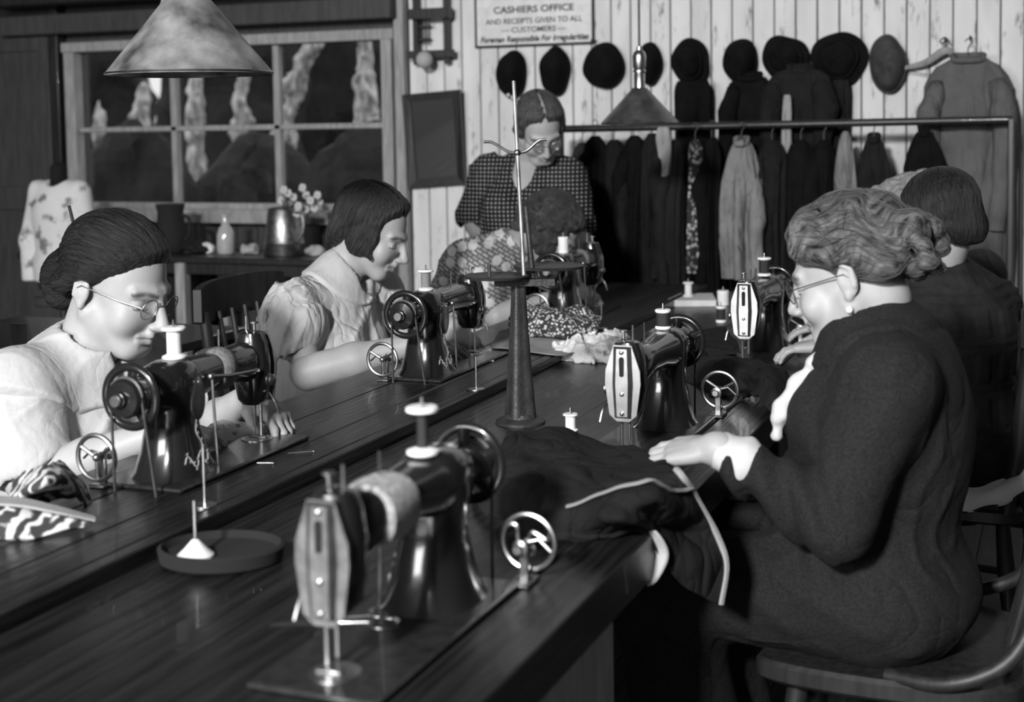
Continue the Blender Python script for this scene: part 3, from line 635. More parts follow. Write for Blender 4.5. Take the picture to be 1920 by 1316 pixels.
def head_field(nb, h=.0024, nose=1.0, jaw=1.0, cheek=1.0, neck_r=.05):
    f = Field((-.1, -.135, min(-.2, nb[2] - .02)), (.1, .145, .15), h)
    f.ell((0, -.014, .045), (.074, .094, .078), .01)
    f.ell((0, .032, -.018), (.060, .062, .088), .03)
    f.ell((0, .066, -.090), (.030 * jaw, .026, .022 * jaw), .025)
    for s in (-1, 1):
        f.rc((s * .058, -.002, -.045), (s * .020 * jaw, .066, -.096), .016 * jaw, .014, .025)
        f.ell((s * .036 * cheek, .062, -.036), (.027 * cheek, .024, .028), .02)
        f.rc((s * .012, .090, .018), (s * .044, .076, .018), .010, .008, .015)       # brow
        f.ell((s * .032, .102, -.003), (.017, .014, .010), .010, 'sub')               # socket
        f.ell((s * .032, .075, -.004), (.0145, .0125, .0125), .004)                   # lid over the eye
        f.rc((s * .045, .0835, -.007), (s * .021, .0875, -.0085), .0022, .0022, .003)   # lower lid
        f.ell((s * .0105, .106, -.039), (.0085 * nose, .009, .007), .006)             # nostril wing
        f.ell((s * .0055, .112, -.0475), (.003, .004, .003), .003, 'sub')
        f.ell((s * .077, -.014, -.006), (.007, .017, .027), .006)                      # ear
        f.rc((s * .081, -.023, .014), (s * .083, -.012, .021), .004, .004, .004); f.rc((s * .081, -.026, .012), (s * .081, -.025, -.016), .004, .004, .004)
        f.ell((s * .088, -.010, .004), (.006, .009, .014), .004, 'sub'); f.ell((s * .078, -.009, -.030), (.006, .007, .009), .005)
    f.rc((0, .092, .014), (0, .117 * (.9 + .1 * nose), -.034), .007, .0098 * nose, .012)
    f.rc((0, .106, -.043), (0, .095, -.054), .006, .008, .010)
    f.rc((-.021, .086, -.0635), (0, .0965, -.0605), .0045, .0062, .006); f.rc((.021, .086, -.0635), (0, .0965, -.0605), .0045, .0062, .006)
    f.rc((-.018, .085, -.072), (0, .0935, -.0735), .005, .0072, .006); f.rc((.018, .085, -.072), (0, .0935, -.0735), .005, .0072, .006)
    f.rc((-.026, .087, -.0672), (0, .1035, -.0667), .0014, .002, .003, 'sub'); f.rc((.026, .087, -.0672), (0, .1035, -.0667), .0014, .002, .003, 'sub')
    f.rc((-.012, .097, -.084), (.012, .097, -.084), .004, .004, .008, 'sub')
    f.rc((0, -.028, -.05), nb, neck_r, neck_r * 1.12, .03)
    return f
def head_tint(P):
    t = np.zeros(len(P))
    for s in (-1, 1):
        d = np.minimum(seg_d(P, (s * .014, .100, .0165), (s * .034, .094, .0225)), seg_d(P, (s * .034, .094, .0225), (s * .053, .078, .0165)))
        t = np.maximum(t, np.clip(1.25 - d / .0062, 0, 1) * .85)
        d = seg_d(P, (s * .046, .081, -.009), (s * .020, .0875, -.0105)); t = np.maximum(t, np.clip(1.3 - d / .003, 0, 1) * .85)
    for a, b in (((-.019, .091, -.065), (.019, .091, -.065)), ((-.012, .096, -.073), (.012, .096, -.073))):
        t = np.maximum(t, np.clip(1.3 - seg_d(P, a, b) / .0075, 0, 1) * .42)
    return t
def hand_arm(elbow, wrist, fdir, back, thumb, curl=.35, spread=.1, s=1.0, r_el=.041, r_wr=.024, h=.0026, curls=None):
    """forearm and hand with five fingers; thumb = +1 / -1 side along back x fdir"""
    fd = np.asarray(fdir, float); fd /= np.linalg.norm(fd); bk = np.asarray(back, float); bk = bk - fd * (bk @ fd); bk /= np.linalg.norm(bk)
    xr = np.cross(fd, bk) * thumb; M = np.stack([xr, fd, bk], 1)          # columns: to thumb, along fingers, out of the back of the hand
    e = (np.asarray(elbow, float) - wrist) @ M / s
    lo = np.minimum(e - .055, (-.065, -.03, -.11)); hi = np.maximum(e + .055, (.085, .19, .05))
    f = Field(lo, hi, h / s)
    f.path([e, e * .55, (0, 0, 0)], [r_el / s, r_el * .92 / s, r_wr / s], .02)
    f.rc((0, -.01, 0), (0, .03, 0), .022, .020, .015)
    f.ell((.004, .048, .0), (.037, .046, .0145), .012); f.ell((.022, .035, -.008), (.016, .028, .014), .012)
    for i, (x, ln, r) in enumerate(((.030, .073, .0088), (.0105, .081, .009), (-.0095, .075, .0086), (-.028, .059, .0076))):
        c = curls[i] if curls else curl * (1 + .12 * i)
        p = V(x, .083 - abs(x - .005) * .25, 0); f.rc((x * .7, .035, 0), p, .012, .0105, .01)
        an = c * .6; sp = (x - .001) * spread * 18
        for j, q in enumerate((.46, .30, .24)):
            n = p + ln * q * V(math.sin(sp) * math.cos(an), math.cos(an) * math.cos(sp), -math.sin(an)); f.rc(p, n, r * (1 - .09 * j), r * (1 - .09 * (j + 1)), .004); p = n; an += c * (1.0 if j == 0 else .7)
    f.path([(.022, .018, -.008), (.044, .044, -.016), (.051, .070, -.022), (.050, .092, -.028)], [.0145, .0115, .0098, .0078], .008)
    v, q = f.mesh(); v = (v * s) @ M.T + wrist
    return v, (q if np.linalg.det(M) > 0 else q[:, ::-1])
def join(parts):
    vs = []; fs = []; n = 0; ts = []
    for p in parts:
        v, q = p[0], p[1]; vs.append(v); fs.append(q + n); n += len(v); ts.append(p[2] if len(p) > 2 else np.zeros(len(v)))
    return np.vstack(vs), np.vstack(fs), np.concatenate(ts)
def torso(f, J, o=0.0, k=.06, w=1.0, d=1.0, bust=.06, belly=1.0):
    hip, ch, nb, sl, sr = (np.asarray(J[q], float) for q in ('hip', 'chest', 'neck', 'sl', 'sr'))
    up = ch - hip; up /= np.linalg.norm(up); fw = np.asarray(J['fwd'], float); fw = fw - up * (fw @ up); fw /= np.linalg.norm(fw); rt = np.cross(fw, up); R = np.stack([rt, fw, up])
    ac = sr - sl; ac /= np.linalg.norm(ac); ac = ac - up * 0; f2 = np.cross(V(0, 0, 1), ac)
    if f2 @ fw < 0: f2 = -f2
    f.ell(hip, (.175 * w + o, .135 * d + o, .13 + o), k, R=R)
    f.ell(hip * .55 + ch * .45 + fw * .02 * belly, (.145 * w + o, .125 * d * belly + o, .15 + o), k, R=R)
    f.ell(ch, (.150 * w + o, .112 * d + o, .15 + o), k, R=R)
    f.rc(sl, sr, .052 + o, .052 + o, k)
    if bust:
        for s in (-1, 1): f.ell(ch + fw * .085 * d + rt * .065 * s - up * .01, (bust + o, bust + o, bust + o), .04, R=R)
    f.rc(ch + up * .08, nb, .08 + o, .052 + o, k)
    return R
def bounds(J, pad=.22):
    P = np.array([np.asarray(J[q], float) for q in J if q != 'fwd' and len(np.atleast_1d(J[q])) == 3]); return P.min(0) - pad, P.max(0) + pad
class Person:
    def __init__(s, label, base, J, hc, hf, hs=1.0, tilt=0.0, hh=.0024, **kw):
        s.base = V(base[0], base[1], 0); s.root = thing('person', label, 'person', s.base); s.J = J; s.hc = np.asarray(hc, float); s.hs = hs
        s.M = hframe(hf, tilt=tilt); nbl = ((np.asarray(J['neck'], float) - s.hc) @ s.M) / hs
        f = head_field(nbl, hh, **kw); v, q = f.mesh(); s.parts = [(s.w(v), q, head_tint(v))]
    def w(s, v): return (np.asarray(v, float) * s.hs) @ s.M.T + s.hc
    def arm(self, *a, **k): v, q = hand_arm(*a, **k); self.parts.append((v, q)); return self
    def body(s, h=.009, **tk):
        J = s.J; lo, hi = bounds(J); f = Field(lo, hi, h); torso(f, J, -.012, **tk)
        for a, b, c in (('sl', 'el', 'hl'), ('sr', 'er', 'hr')): f.rc(J[a], J[b], .040, .034, .02)
        for k in ('l', 'r'):
            if 'k' + k in J: f.rc(J['hip'], J['k' + k], .075, .052, .03); f.rc(J['k' + k], J['a' + k], .05, .034, .02)
        v, q = f.mesh(); s.parts.append((v, q)); v, q, t = join(s.parts)
        link_mesh('body', v - s.base, q, 'skin', s.root, attrs={'tint': t}); return s
    def wear(s, name, f, m, attrs=None, world=True):
        v, q = f.mesh()
        if not world: v = s.w(v)
        return link_mesh(name, v - s.base, q, m, s.root, attrs=attrs(v) if attrs else None)
    def hair(s, f, m, mode='back', name='hair', ns=260, seed=1, keep=None, ln=.09, lift=.0012, wave=0.0):
        v, q = f.mesh(); x, y, z = v.T
        def co(v):
            x, y, z = v.T; wv = wave * np.sin(70 * (y + .5 * np.abs(x)) + 2 * vnoise(x, y, z, 12, 2))
            if mode == 'back': return np.stack([np.arctan2(x, z - .0) + wv, np.hypot(x, z) * 8, y * 14], 1)
            if mode == 'down': return np.stack([np.arctan2(x, y + .02) + wv, np.hypot(x, y) * 6, z * 14], 1)
            return np.stack([x * 16 + vnoise(x, y, z, 25, 3) * .8, y * 16 + vnoise(x, y, z, 25, 4) * .8, z * 16], 1)
        o = link_mesh(name, s.w(v) - s.base, q, m, s.root, attrs={'strand': co(v)})
        if ns:
            rs = np.random.RandomState(seed); g = f.g; h = f.h
            def smp(p):
                t = (p - f.lo) / h; t = np.clip(t, 1, np.array(g.shape) - 3); i = t.astype(int); w_ = t - i; r = 0
                for a in (0, 1):
                    for b in (0, 1):
                        for c in (0, 1): r = r + (w_[:, 0] if a else 1 - w_[:, 0]) * (w_[:, 1] if b else 1 - w_[:, 1]) * (w_[:, 2] if c else 1 - w_[:, 2]) * g[i[:, 0] + a, i[:, 1] + b, i[:, 2] + c]
                return r
            def grad(p):
                e = h * 1.5; n = np.stack([smp(p + d) - smp(p - d) for d in np.eye(3) * e], 1); return n / (np.linalg.norm(n, axis=1, keepdims=True) + 1e-9)
            ok = (z > -.02 + .75 * y) if keep is None else keep(v); c = v[ok]; p = c[rs.randint(0, len(c), ns)].copy(); M_ = 16; off = rs.uniform(0, lift, ns); P = []; NN = []; ph = rs.uniform(0, 6.28, ns)
            for k in range(M_):
                n = grad(p); p = p - n * (smp(p) - off)[:, None]; P.append(p.copy()); NN.append(n)
                if mode == 'back': d = np.tile(V(0, -1, -.12), (ns, 1)); d[:, 2] -= .5 * (p[:, 1] < -.05)
                elif mode == 'down': d = np.stack([np.sign(p[:, 0]) * .6, -.25 + 0 * p[:, 0], -1 + 0 * p[:, 0]], 1)
                else: d = np.stack([np.sin(ph + k * .7), np.cos(ph + k * .7), np.sin(ph * 3 + k * .5)], 1)
                if wave: d = d + np.stack([0 * ph, 0 * ph, 2.2 * wave * np.cos(70 * p[:, 1] + ph * .3)], 1)
                d = d + .12 * rs.normal(size=(ns, 3)); d = d - n * np.sum(d * n, 1, keepdims=True); d /= np.linalg.norm(d, axis=1, keepdims=True) + 1e-9; p = p + d * ln / M_
            P = np.array(P).transpose(1, 0, 2); NN = np.array(NN).transpose(1, 0, 2); T = np.gradient(P, axis=1); T /= np.linalg.norm(T, axis=2, keepdims=True) + 1e-9; A = np.cross(T, NN); A /= np.linalg.norm(A, axis=2, keepdims=True) + 1e-9
            r = rs.uniform(.0005, .0009, ns)[:, None, None] * np.sin(np.linspace(.15, math.pi - .1, M_))[None, :, None]
            ring = np.stack([P + r * (A * math.cos(a) + NN * math.sin(a)) for a in (0, 2.09, 4.19)], 2); vv = ring.reshape(-1, 3)
            I = np.arange(ns * M_ * 3).reshape(ns, M_, 3); Q = np.concatenate([np.stack([I[:, :-1, a], I[:, :-1, (a + 1) % 3], I[:, 1:, (a + 1) % 3], I[:, 1:, a]], -1).reshape(-1, 4) for a in range(3)])
            at = np.repeat(rs.uniform(0, 9, (ns, 1)), 3, 1); at = np.repeat(at, M_ * 3, 0)
            link_mesh('hair_strands', s.w(vv) - s.base, Q, m, s.root, attrs={'strand': at})['kind'] = 'stuff'
        return o
    def glasses(s, m='dull_steel', lensm='spectacle_lens', y=.105, z=-.004):
        g = MB()
        for sd in (-1, 1):
            g.ring((sd * .031, y - .002, z), .0195, .0011, (sd * .12, 1, -.1), 28, 6)
            g.tube([V(sd * .0505, y - .005, z + .004), V(sd * .068, .06, z + .006), V(sd * .084, -.012, z + .010), V(sd * .082, -.03, z - .006)], .0011, 6)
        g.tube(spline([V(-.012, y, z + .004), V(0, y + .008, z + .009), V(.012, y, z + .004)], 8), .0011, 6)
        o = g.build('spectacles', m, s.root, off=None)
        me = o.data; v = np.empty(len(me.vertices) * 3, np.float32); me.vertices.foreach_get('co', v); v = s.w(v.reshape(-1, 3)) - s.base; me.vertices.foreach_set('co', v.astype(np.float32).ravel()); me.update()
        for sd in (-1, 1):
            l = MB().lathe([(.019, -.0006), (.019, .0006)], (sd * .031, y - .002, z), (sd * .12, 1, -.1), 24); l.v = [tuple(p) for p in s.w(np.array(l.v)) - s.base]; l.build('lens', lensm, o)
m = mat('spectacle_lens', .8, .03); N, L, b = nodes(m)
t = N.new('ShaderNodeBsdfTransparent'); t.inputs[0].default_value = g3(.93); gl = N.new('ShaderNodeBsdfGlossy'); gl.inputs['Roughness'].default_value = .02; ms = N.new('ShaderNodeMixShader'); ms.inputs[0].default_value = .06
L.new(t.outputs[0], ms.inputs[1]); L.new(gl.outputs[0], ms.inputs[2]); L.new(ms.outputs[0], N['Material Output'].inputs[0])
def hair_cap(h=.0028, t=.014, off=.006, slope=.8, side=.0, lo=(-.14, -.21, -.17), hi=(.14, .14, .18), soft=.035):
    """hair growing out of the scalp: thickness t, running out to nothing at the hairline"""
    f = Field(lo, hi, h); f.g[:] = 1.0; f.ell((0, -.014, .045), (.074, .094, .078), .25); f.ell((0, .032, -.018), (.060, .062, .088), .03)
    X, Y, Z = f.grid(); m = (Z - slope * Y - off - side * np.abs(X)) / math.sqrt(1 + slope * slope); w_ = np.clip(m / soft + .25, 0, 1); w_ = w_ * w_ * (3 - 2 * w_)
    f.g = (f.g - (t * w_ - .006 * (1 - w_))).astype(np.float32); return f
def parting(h, x0, r=.006):
    ys = np.linspace(.083, -.085, 9); pts = []
    for y in ys: pts.append(V(x0, y, .045 + (.078 + .006) * math.sqrt(max(0, 1 - ((y + .014) / .094) ** 2 - (x0 / .074) ** 2))))
    h.path(pts, [r] * 9, .004, 'sub')
def ridges(fr, amp, mode, sd=0):
    def fn(X, Y, Z):
        a = np.arctan2(X, Z) if mode == 'back' else np.arctan2(X, Y + .02)
        a = a + .12 * vnoise(X, Y, Z, 14, sd)
        return amp * np.sin(a * fr) + amp * .6 * np.sin(a * fr * 2.3 + 1) + amp * .5 * vnoise(X, Y, Z, 30, sd + 1)
    return fn
def folds(amp, fr, axis=(0, 0, 1), sd=0, warp=.35):
    """cloth folds: ridged waves running along axis, bent by noise"""
    a, b, d = frame(axis)
    def fn(X, Y, Z):
        u = X * a[0] + Y * a[1] + Z * a[2]; v = X * b[0] + Y * b[1] + Z * b[2]
        n = vnoise(X, Y, Z, 6, sd); n2 = vnoise(X, Y, Z, 13, sd + 7); n3 = vnoise(X, Y, Z, 9, sd + 21)
        r = 1 - np.abs(np.sin(fr * u * .5 + 3.0 * n + 1.0 * n2)); r2 = 1 - np.abs(np.sin(fr * (.6 * u + .5 * v) * .6 + 3.5 * n3))
        return -amp * .55 * r ** 2.2 * np.clip(n3 * 1.6 + .35, 0, 1) - amp * .4 * r2 ** 3 * np.clip(n * 1.6 + .2, 0, 1) + amp * .45 * n + amp * .12 * n2
    return fn
# ---- fabrics
mat('blouse_white', .43, .85, var=.06, vscale=6, bump=.5, bscale=60, spec=.25, crease=(7, .006, (1, 1, .35)))
mat('blouse_pale', .46, .85, var=.08, vscale=8, bump=.5, bscale=60, spec=.25, crease=(10, .018, (1, 1, .45)))
mat('dress_charcoal', .012, .9, var=.5, vscale=260, bump=.35, bscale=320, spec=.25, crease=(5, .012, (1, 1, 1)))
mat('knit_dark', .016, .92, var=.3, vscale=30, bump=.5, bscale=220, spec=.2)
def dotted(name, base, dot, sc, rad, lines=False):
    m = mat(name, base, .85, bump=.2, bscale=150, spec=.25); N, L, b = nodes(m)
    at = N.new('ShaderNodeAttribute'); at.attribute_name = 'cloth_uv'
    vo = N.new('ShaderNodeTexVoronoi'); vo.inputs['Scale'].default_value = sc; vo.inputs['Randomness'].default_value = .75 if lines else .06; vo.voronoi_dimensions = '2D'; L.new(at.outputs['Vector'], vo.inputs['Vector'])
    mk = math_node(N, L, 'LESS_THAN', vo.outputs['Distance'], rad)
    base_s = None
    if lines:
        br = N.new('ShaderNodeTexBrick'); br.inputs['Scale'].default_value = sc * 1.1; br.inputs['Color1'].default_value = g3(base); br.inputs['Color2'].default_value = g3(base * 1.7); br.inputs['Mortar'].default_value = g3(base * .35); br.inputs['Mortar Size'].default_value = .05
        mp = N.new('ShaderNodeMapping'); mp.inputs['Rotation'].default_value = (0, 0, .6); L.new(at.outputs['Vector'], mp.inputs[0]); L.new(mp.outputs[0], br.inputs['Vector']); base_s = br.outputs[0]
    mx = N.new('ShaderNodeMix'); mx.data_type = 'RGBA'; L.new(mk, mx.inputs[0]); mx.inputs[7].default_value = g3(dot); mx.inputs[6].default_value = g3(base)
    if base_s: L.new(base_s, mx.inputs[6])
    L.new(mx.outputs[2], b.inputs['Base Color']); return m
dotted('polka_small', .010, .36, 66, .2); dotted('polka_large', .33, .72, 20, .30, True)
def plane_uv(ac):
    ac = np.asarray(ac, float); ac = ac / np.linalg.norm(ac)
    return lambda v: {'cloth_uv': np.stack([v @ ac, v[:, 2] - .25 * np.abs(v[:, 0] * 0), np.zeros(len(v))], 1)}
LG = 'women sewing at the left table'; RG = 'women sewing at the right table'
# ================================================================== woman with spectacles and wide white collar, front left
J = dict(hip=(-1.93, 2.28, .55), chest=(-1.88, 2.26, .79), neck=(-1.835, 2.245, .915), sl=(-1.86, 2.42, .865), sr=(-1.87, 2.085, .865), el=(-1.74, 2.47, .70), er=(-1.80, 2.02, .71), hl=(-1.47, 2.35, .80), hr=(-1.52, 2.13, .79), kl=(-1.5, 2.36, .52), kr=(-1.5, 2.18, .52), al=(-1.55, 2.36, .08), ar=(-1.55, 2.18, .08), fwd=(1, 0, 0))
p = Person('woman with wire spectacles, black bun and wide white collar, front left', (-1.9, 2.27), J, (-1.775, 2.27, 1.048), (1, -.03, -.34), 1.1, hh=.0021, nose=1.15, jaw=1.05)
p.arm(J['er'], (-1.56, 2.12, .800), (1, .12, -.25), (.1, -.3, 1), -1, curls=(.95, 1.0, 1.05, 1.0), s=1.0)
p.arm(J['el'], (-1.50, 2.33, .835), (.9, -.25, -.55), (.45, .1, .9), 1, curls=(.45, .5, .55, .6), s=1.0)
p.body()
lo, hi = bounds(J, .24); f = Field(lo, hi, .0055); torso(f, J, .006, w=.98, d=1.1, bust=.062)
f.rc(J['sr'], V(-1.835, 2.05, .78), .062, .078, .05); f.rc(V(-1.835, 2.05, .78), V(-1.80, 2.035, .735), .078, .070, .04)
f.rc(J['sl'], V(-1.80, 2.45, .78), .062, .078, .05); f.rc(V(-1.80, 2.45, .78), V(-1.755, 2.46, .72), .078, .066, .04)
g0 = f.clone()
f.disp(folds(.024, 120, (.25, 0, 1), 11), .03)
f.rc(V(-1.79, 2.02, .70), V(-1.70, 2.05, .715), .055, .05, .01, 'sub'); f.rc(V(-1.74, 2.46, .70), V(-1.66, 2.43, .73), .053, .05, .01, 'sub')
f.ell((-1.815, 2.25, .945), (.062, .064, .06), .012, 'sub'); f.ell((-1.765, 2.25, .93), (.06, .055, .055), .015, 'sub')
p.wear('blouse', f, 'blouse_white')
# wide round collar: a second layer of cloth on the shoulders
c = g0; X, Y, Z = c.grid(); wob = .012 * np.sin(np.arctan2(Y - 2.25, X + 1.83) * 5)
reg = np.sqrt(((X + 1.845) / .150) ** 2 + ((Y - 2.25) / .245) ** 2 + ((Z - .935) / .165) ** 2) - 1 + wob
c.g = np.maximum(c.g - .013, reg * .12).astype(np.float32)
c.ell((-1.815, 2.25, .950), (.066, .068, .07), .01, 'sub'); c.rc((-1.76, 2.25, .95), (-1.70, 2.25, .74), .030, .003, .006, 'sub')
c.disp(folds(.008, 90, (.4, .3, 1), 23), .02)
p.wear('collar', c, 'blouse_white')
h = hair_cap(.0026, .015, .012, .72)
for s in (-1, 1): h.rc((s * .060, .040, .066), (s * .080, -.008, .036), .009, .014, .02); h.rc((s * .080, -.005, .034), (s * .068, -.07, -.01), .016, .02, .02); h.ell((s * .088, -.010, -.016), (.022, .024, .032), .008, 'sub')
h.ell((0, -.115, -.018), (.058, .036, .052), .02); h.ell((0, -.105, -.055), (.048, .03, .03), .012)
h.disp(ridges(46, .0005, 'back', 2), .02); p.hair(h, 'hair_black', 'back', ns=300)
p.glasses()
bn = MB(); bn.tube([V(-.012, -.155, .10), V(-.008, -.12, .055)], .003, 8); bn.v = [tuple(q) for q in p.w(np.array(bn.v)) - p.base]; bn.build('hairpin', 'thread_black', p.root)
# ================================================================== woman with bobbed hair and puff sleeves
J = dict(hip=(-1.98, 3.28, .55), chest=(-1.90, 3.30, .80), neck=(-1.845, 3.315, .955), sl=(-1.86, 3.46, .90), sr=(-1.89, 3.14, .90), el=(-1.72, 3.50, .74), er=(-1.80, 3.05, .735), hl=(-1.5, 3.36, .80), hr=(-1.52, 3.2, .79), kl=(-1.55, 3.40, .52), kr=(-1.55, 3.18, .52), al=(-1.6, 3.4, .08), ar=(-1.6, 3.18, .08), fwd=(1, 0, 0))
p = Person('woman with dark bobbed hair in pale blouse with short puff sleeves', (-1.95, 3.29), J, (-1.765, 3.345, 1.075), (1, .12, -.45), 1.0, hh=.0023, nose=1.12, jaw=1.1)
p.arm(J['er'], (-1.56, 3.16, .800), (1, .25, -.1), (0, -.3, 1), -1, curls=(.3, .35, .4, .45), r_el=.047, r_wr=.027)
p.arm(J['el'], (-1.54, 3.36, .820), (.9, -.1, -.6), (.5, -.2, .85), 1, curls=(.5, .55, .6, .6), r_el=.045)
p.body()
lo, hi = bounds(J, .24); f = Field(lo, hi, .006); torso(f, J, .010, w=.98, d=1.12, bust=.064, belly=1.1)
for sh, e, sd in ((J['sr'], V(-1.86, 3.07, .80), 1), (J['sl'], V(-1.80, 3.50, .83), 2)):
    m_ = np.asarray(sh) * .4 + e * .6; f.ell(m_ + V(-.005, 0, .01), (.088, .078, .092), .04); f.rc(m_, e + (e - np.asarray(sh)) * .08, .075, .055, .03)
f.disp(folds(.020, 140, (.2, .1, 1), 31), .03)
f.rc((-1.86, 3.07, .775), (-1.79, 3.045, .72), .047, .047, .008, 'sub')
f.ell((-1.815, 3.325, .985), (.064, .062, .065), .012, 'sub'); f.ell((-1.77, 3.33, .955), (.05, .05, .055), .012, 'sub')
g0 = f.clone(); p.wear('blouse', f, 'blouse_pale')
c = g0; X, Y, Z = c.grid(); reg = np.sqrt(((X + 1.83) / .12) ** 2 + ((Y - 3.32) / .125) ** 2 + ((Z - .965) / .11) ** 2) - 1
c.g = np.maximum(c.g - .008, reg * .1).astype(np.float32); c.rc((-1.76, 3.33, .96), (-1.70, 3.33, .82), .018, .004, .004, 'sub'); p.wear('collar', c, 'blouse_white')
h = hair_cap(.0027, .014, .004, .85, .12)
for s in (-1, 1): h.ell((s * .074, .004, -.006), (.020, .046, .058), .02); h.rc((s * .080, .02, -.03), (s * .074, .050, -.052), .012, .006, .012); h.rc((s * .03, .052, .100), (s * .074, .030, .045), .008, .013, .02)
h.ell((0, -.075, -.025), (.075, .038, .06), .03); h.ell((0, -.03, -.115), (.13, .12, .04), .008, 'sub'); parting(h, .016, .0085)
h.disp(ridges(40, .0006, 'down', 5), .02); p.hair(h, 'hair_dark', 'down')
# ================================================================== standing woman in a small-dotted dark dress
yS = 4.78
P = lambda u, v, y=yS: ony(u, v, y)
J = dict(hip=P(975, 520), chest=P(985, 385), neck=P(988, 300) + V(0, .03, 0), sl=P(1058, 335) + V(0, .02, 0), sr=P(912, 325) + V(0, .02, 0), el=P(1080, 440) + V(0, .02, 0), er=P(893, 415), hl=P(1075, 500, yS - .15), hr=P(925, 500, yS - .1), kl=P(1000, 640) + V(0, .1, 0), kr=P(940, 640) + V(0, .1, 0), al=V(-1.78, 4.88, .08), ar=V(-1.95, 4.88, .08), fwd=(.25, -.97, 0))
p = Person('standing woman in small-dotted dark dress bowing her head, in front of the hats', (J['hip'][0], yS + .05), J, P(1012, 240, yS - .1), (.62, -.78, -.80), 1.0, tilt=-.12, hh=.0026, jaw=1.15, cheek=1.08, nose=1.05)
p.arm(J['er'], P(935, 500, yS - .12), (.3, -.3, -.9), (-.5, -.8, 0), 1, curl=.4, r_el=.05, r_wr=.03)
p.arm(J['el'], P(1098, 505, yS - .15), (-.1, -.4, -.9), (.6, -.7, 0), -1, curl=.4, r_el=.05, r_wr=.03)
p.body(w=1.02, d=1.15, bust=.075, belly=1.15)
lo, hi = bounds(J, .2); lo[2] = .55; f = Field(lo, hi, .007); torso(f, J, .008, w=1.02, d=1.15, bust=.075, belly=1.15)
f.rc(J['sr'], J['er'] + V(0, 0, .03), .068, .075, .05); f.rc(J['sl'], J['el'] + V(0, 0, .03), .068, .070, .05)
f.rc(J['hip'], J['hip'] + V(0, .02, -.4), .17, .19, .06)
f.disp(folds(.014, 110, (0, 0, 1), 41), .03)
f.rc(J['er'] + V(.0, 0, .0), J['er'] + V(.03, -.03, -.1), .062, .07, .01, 'sub'); f.rc(J['el'] + V(0, 0, 0), J['el'] + V(.03, -.03, -.1), .06, .06, .01, 'sub')
nk = J['neck']; f.ell(nk + V(0, 0, .03), (.06, .07, .06), .012, 'sub'); f.rc(nk + V(.01, -.09, .05), nk + V(.03, -.20, -.115), .08, .04, .012, 'sub')
p.wear('dress', f, 'polka_small', plane_uv((.97, .25, 0)))
h = hair_cap(.003, .013, .022, .75, .05)
for s in (-1, 1): h.ell((s * .072, -.01, .012), (.018, .045, .045), .02); h.rc((s * .025, .048, .104), (s * .072, .026, .045), .007, .012, .02); h.rc((s * .078, .018, .01), (s * .074, -.04, -.03), .012, .016, .015)
h.ell((0, -.10, -.02), (.06, .035, .05), .02); parting(h, .004, .008)
h.disp(ridges(34, .0008, 'down', 9), .02); p.hair(h, 'hair_pepper', 'down'); p.glasses()
# ================================================================== woman in large-dotted dress bent over her machine
J = dict(hip=(-1.92, 4.0, .55), chest=(-1.80, 4.10, .82), neck=(-1.70, 4.19, .955), sl=(-1.70, 4.34, .91), sr=(-1.79, 4.02, .92), el=(-1.55, 4.42, .76), er=(-1.66, 3.97, .76), hl=(-1.48, 4.3, .80), hr=(-1.5, 4.12, .80), kl=(-1.5, 4.15, .52), kr=(-1.55, 3.98, .52), al=(-1.6, 4.1, .08), ar=(-1.6, 3.98, .08), fwd=(.9, .45, 0))
p = Person('woman bent low over her work in pale dress with large white dots', (-1.9, 4.03), J, (-1.595, 4.27, 1.005), (.72, .15, -.70), .98, hh=.0032)
p.arm(J['er'], (-1.53, 4.08, .80), (.9, .4, -.3), (0, -.2, 1), -1, curl=.4)
p.arm(J['el'], (-1.51, 4.3, .82), (.8, -.4, -.4), (.2, 0, 1), 1, curl=.5)
p.body()
lo, hi = bounds(J, .22); f = Field(lo, hi, .0065); torso(f, J, .010, w=1.02, d=1.05, bust=.06)
f.rc(J['sr'], V(-1.72, 3.97, .82), .066, .072, .05); f.rc(J['sl'], V(-1.61, 4.42, .84), .066, .07, .05)
f.disp(folds(.012, 110, (.3, .2, 1), 51), .03)
f.ell((-1.655, 4.22, .985), (.07, .07, .055), .015, 'sub')
p.wear('dress', f, 'polka_large', plane_uv((.93, .37, 0)))
f = Field((-1.85, 4.02, .86), (-1.56, 4.36, 1.08), .005); f.rc(V(-1.735, 4.125, .975), V(-1.655, 4.25, .93), .03, .02, .01); f.rc(V(-1.735, 4.125, .975), V(-1.73, 4.22, 1.0), .03, .018, .01); f.disp(seed_noise(61, 40, .006), .02); p.wear('collar', f, 'blouse_white')
h = hair_cap(.003, .018, .0, .8)
for s in (-1, 1): h.ell((s * .072, .0, -.01), (.022, .05, .06), .02)
h.ell((0, -.075, -.03), (.075, .038, .06), .03)
random.seed(3)
for i in range(60):
    a = random.uniform(-3.14, 3.14); z = random.uniform(-.06, .05); r = .09
    x, y = r * math.sin(a), r * math.cos(a) * 1.1 - .02
    if y > .05: continue
    h.ell((x, y, z), (.016, .016, .016), .008)
h.disp(lambda X, Y, Z: .004 * vnoise(X, Y, Z, 55, 5) + .003 * vnoise(X, Y, Z, 95, 6), .02); p.hair(h, 'hair_brown', 'curl', ns=220, ln=.05, lift=.004)
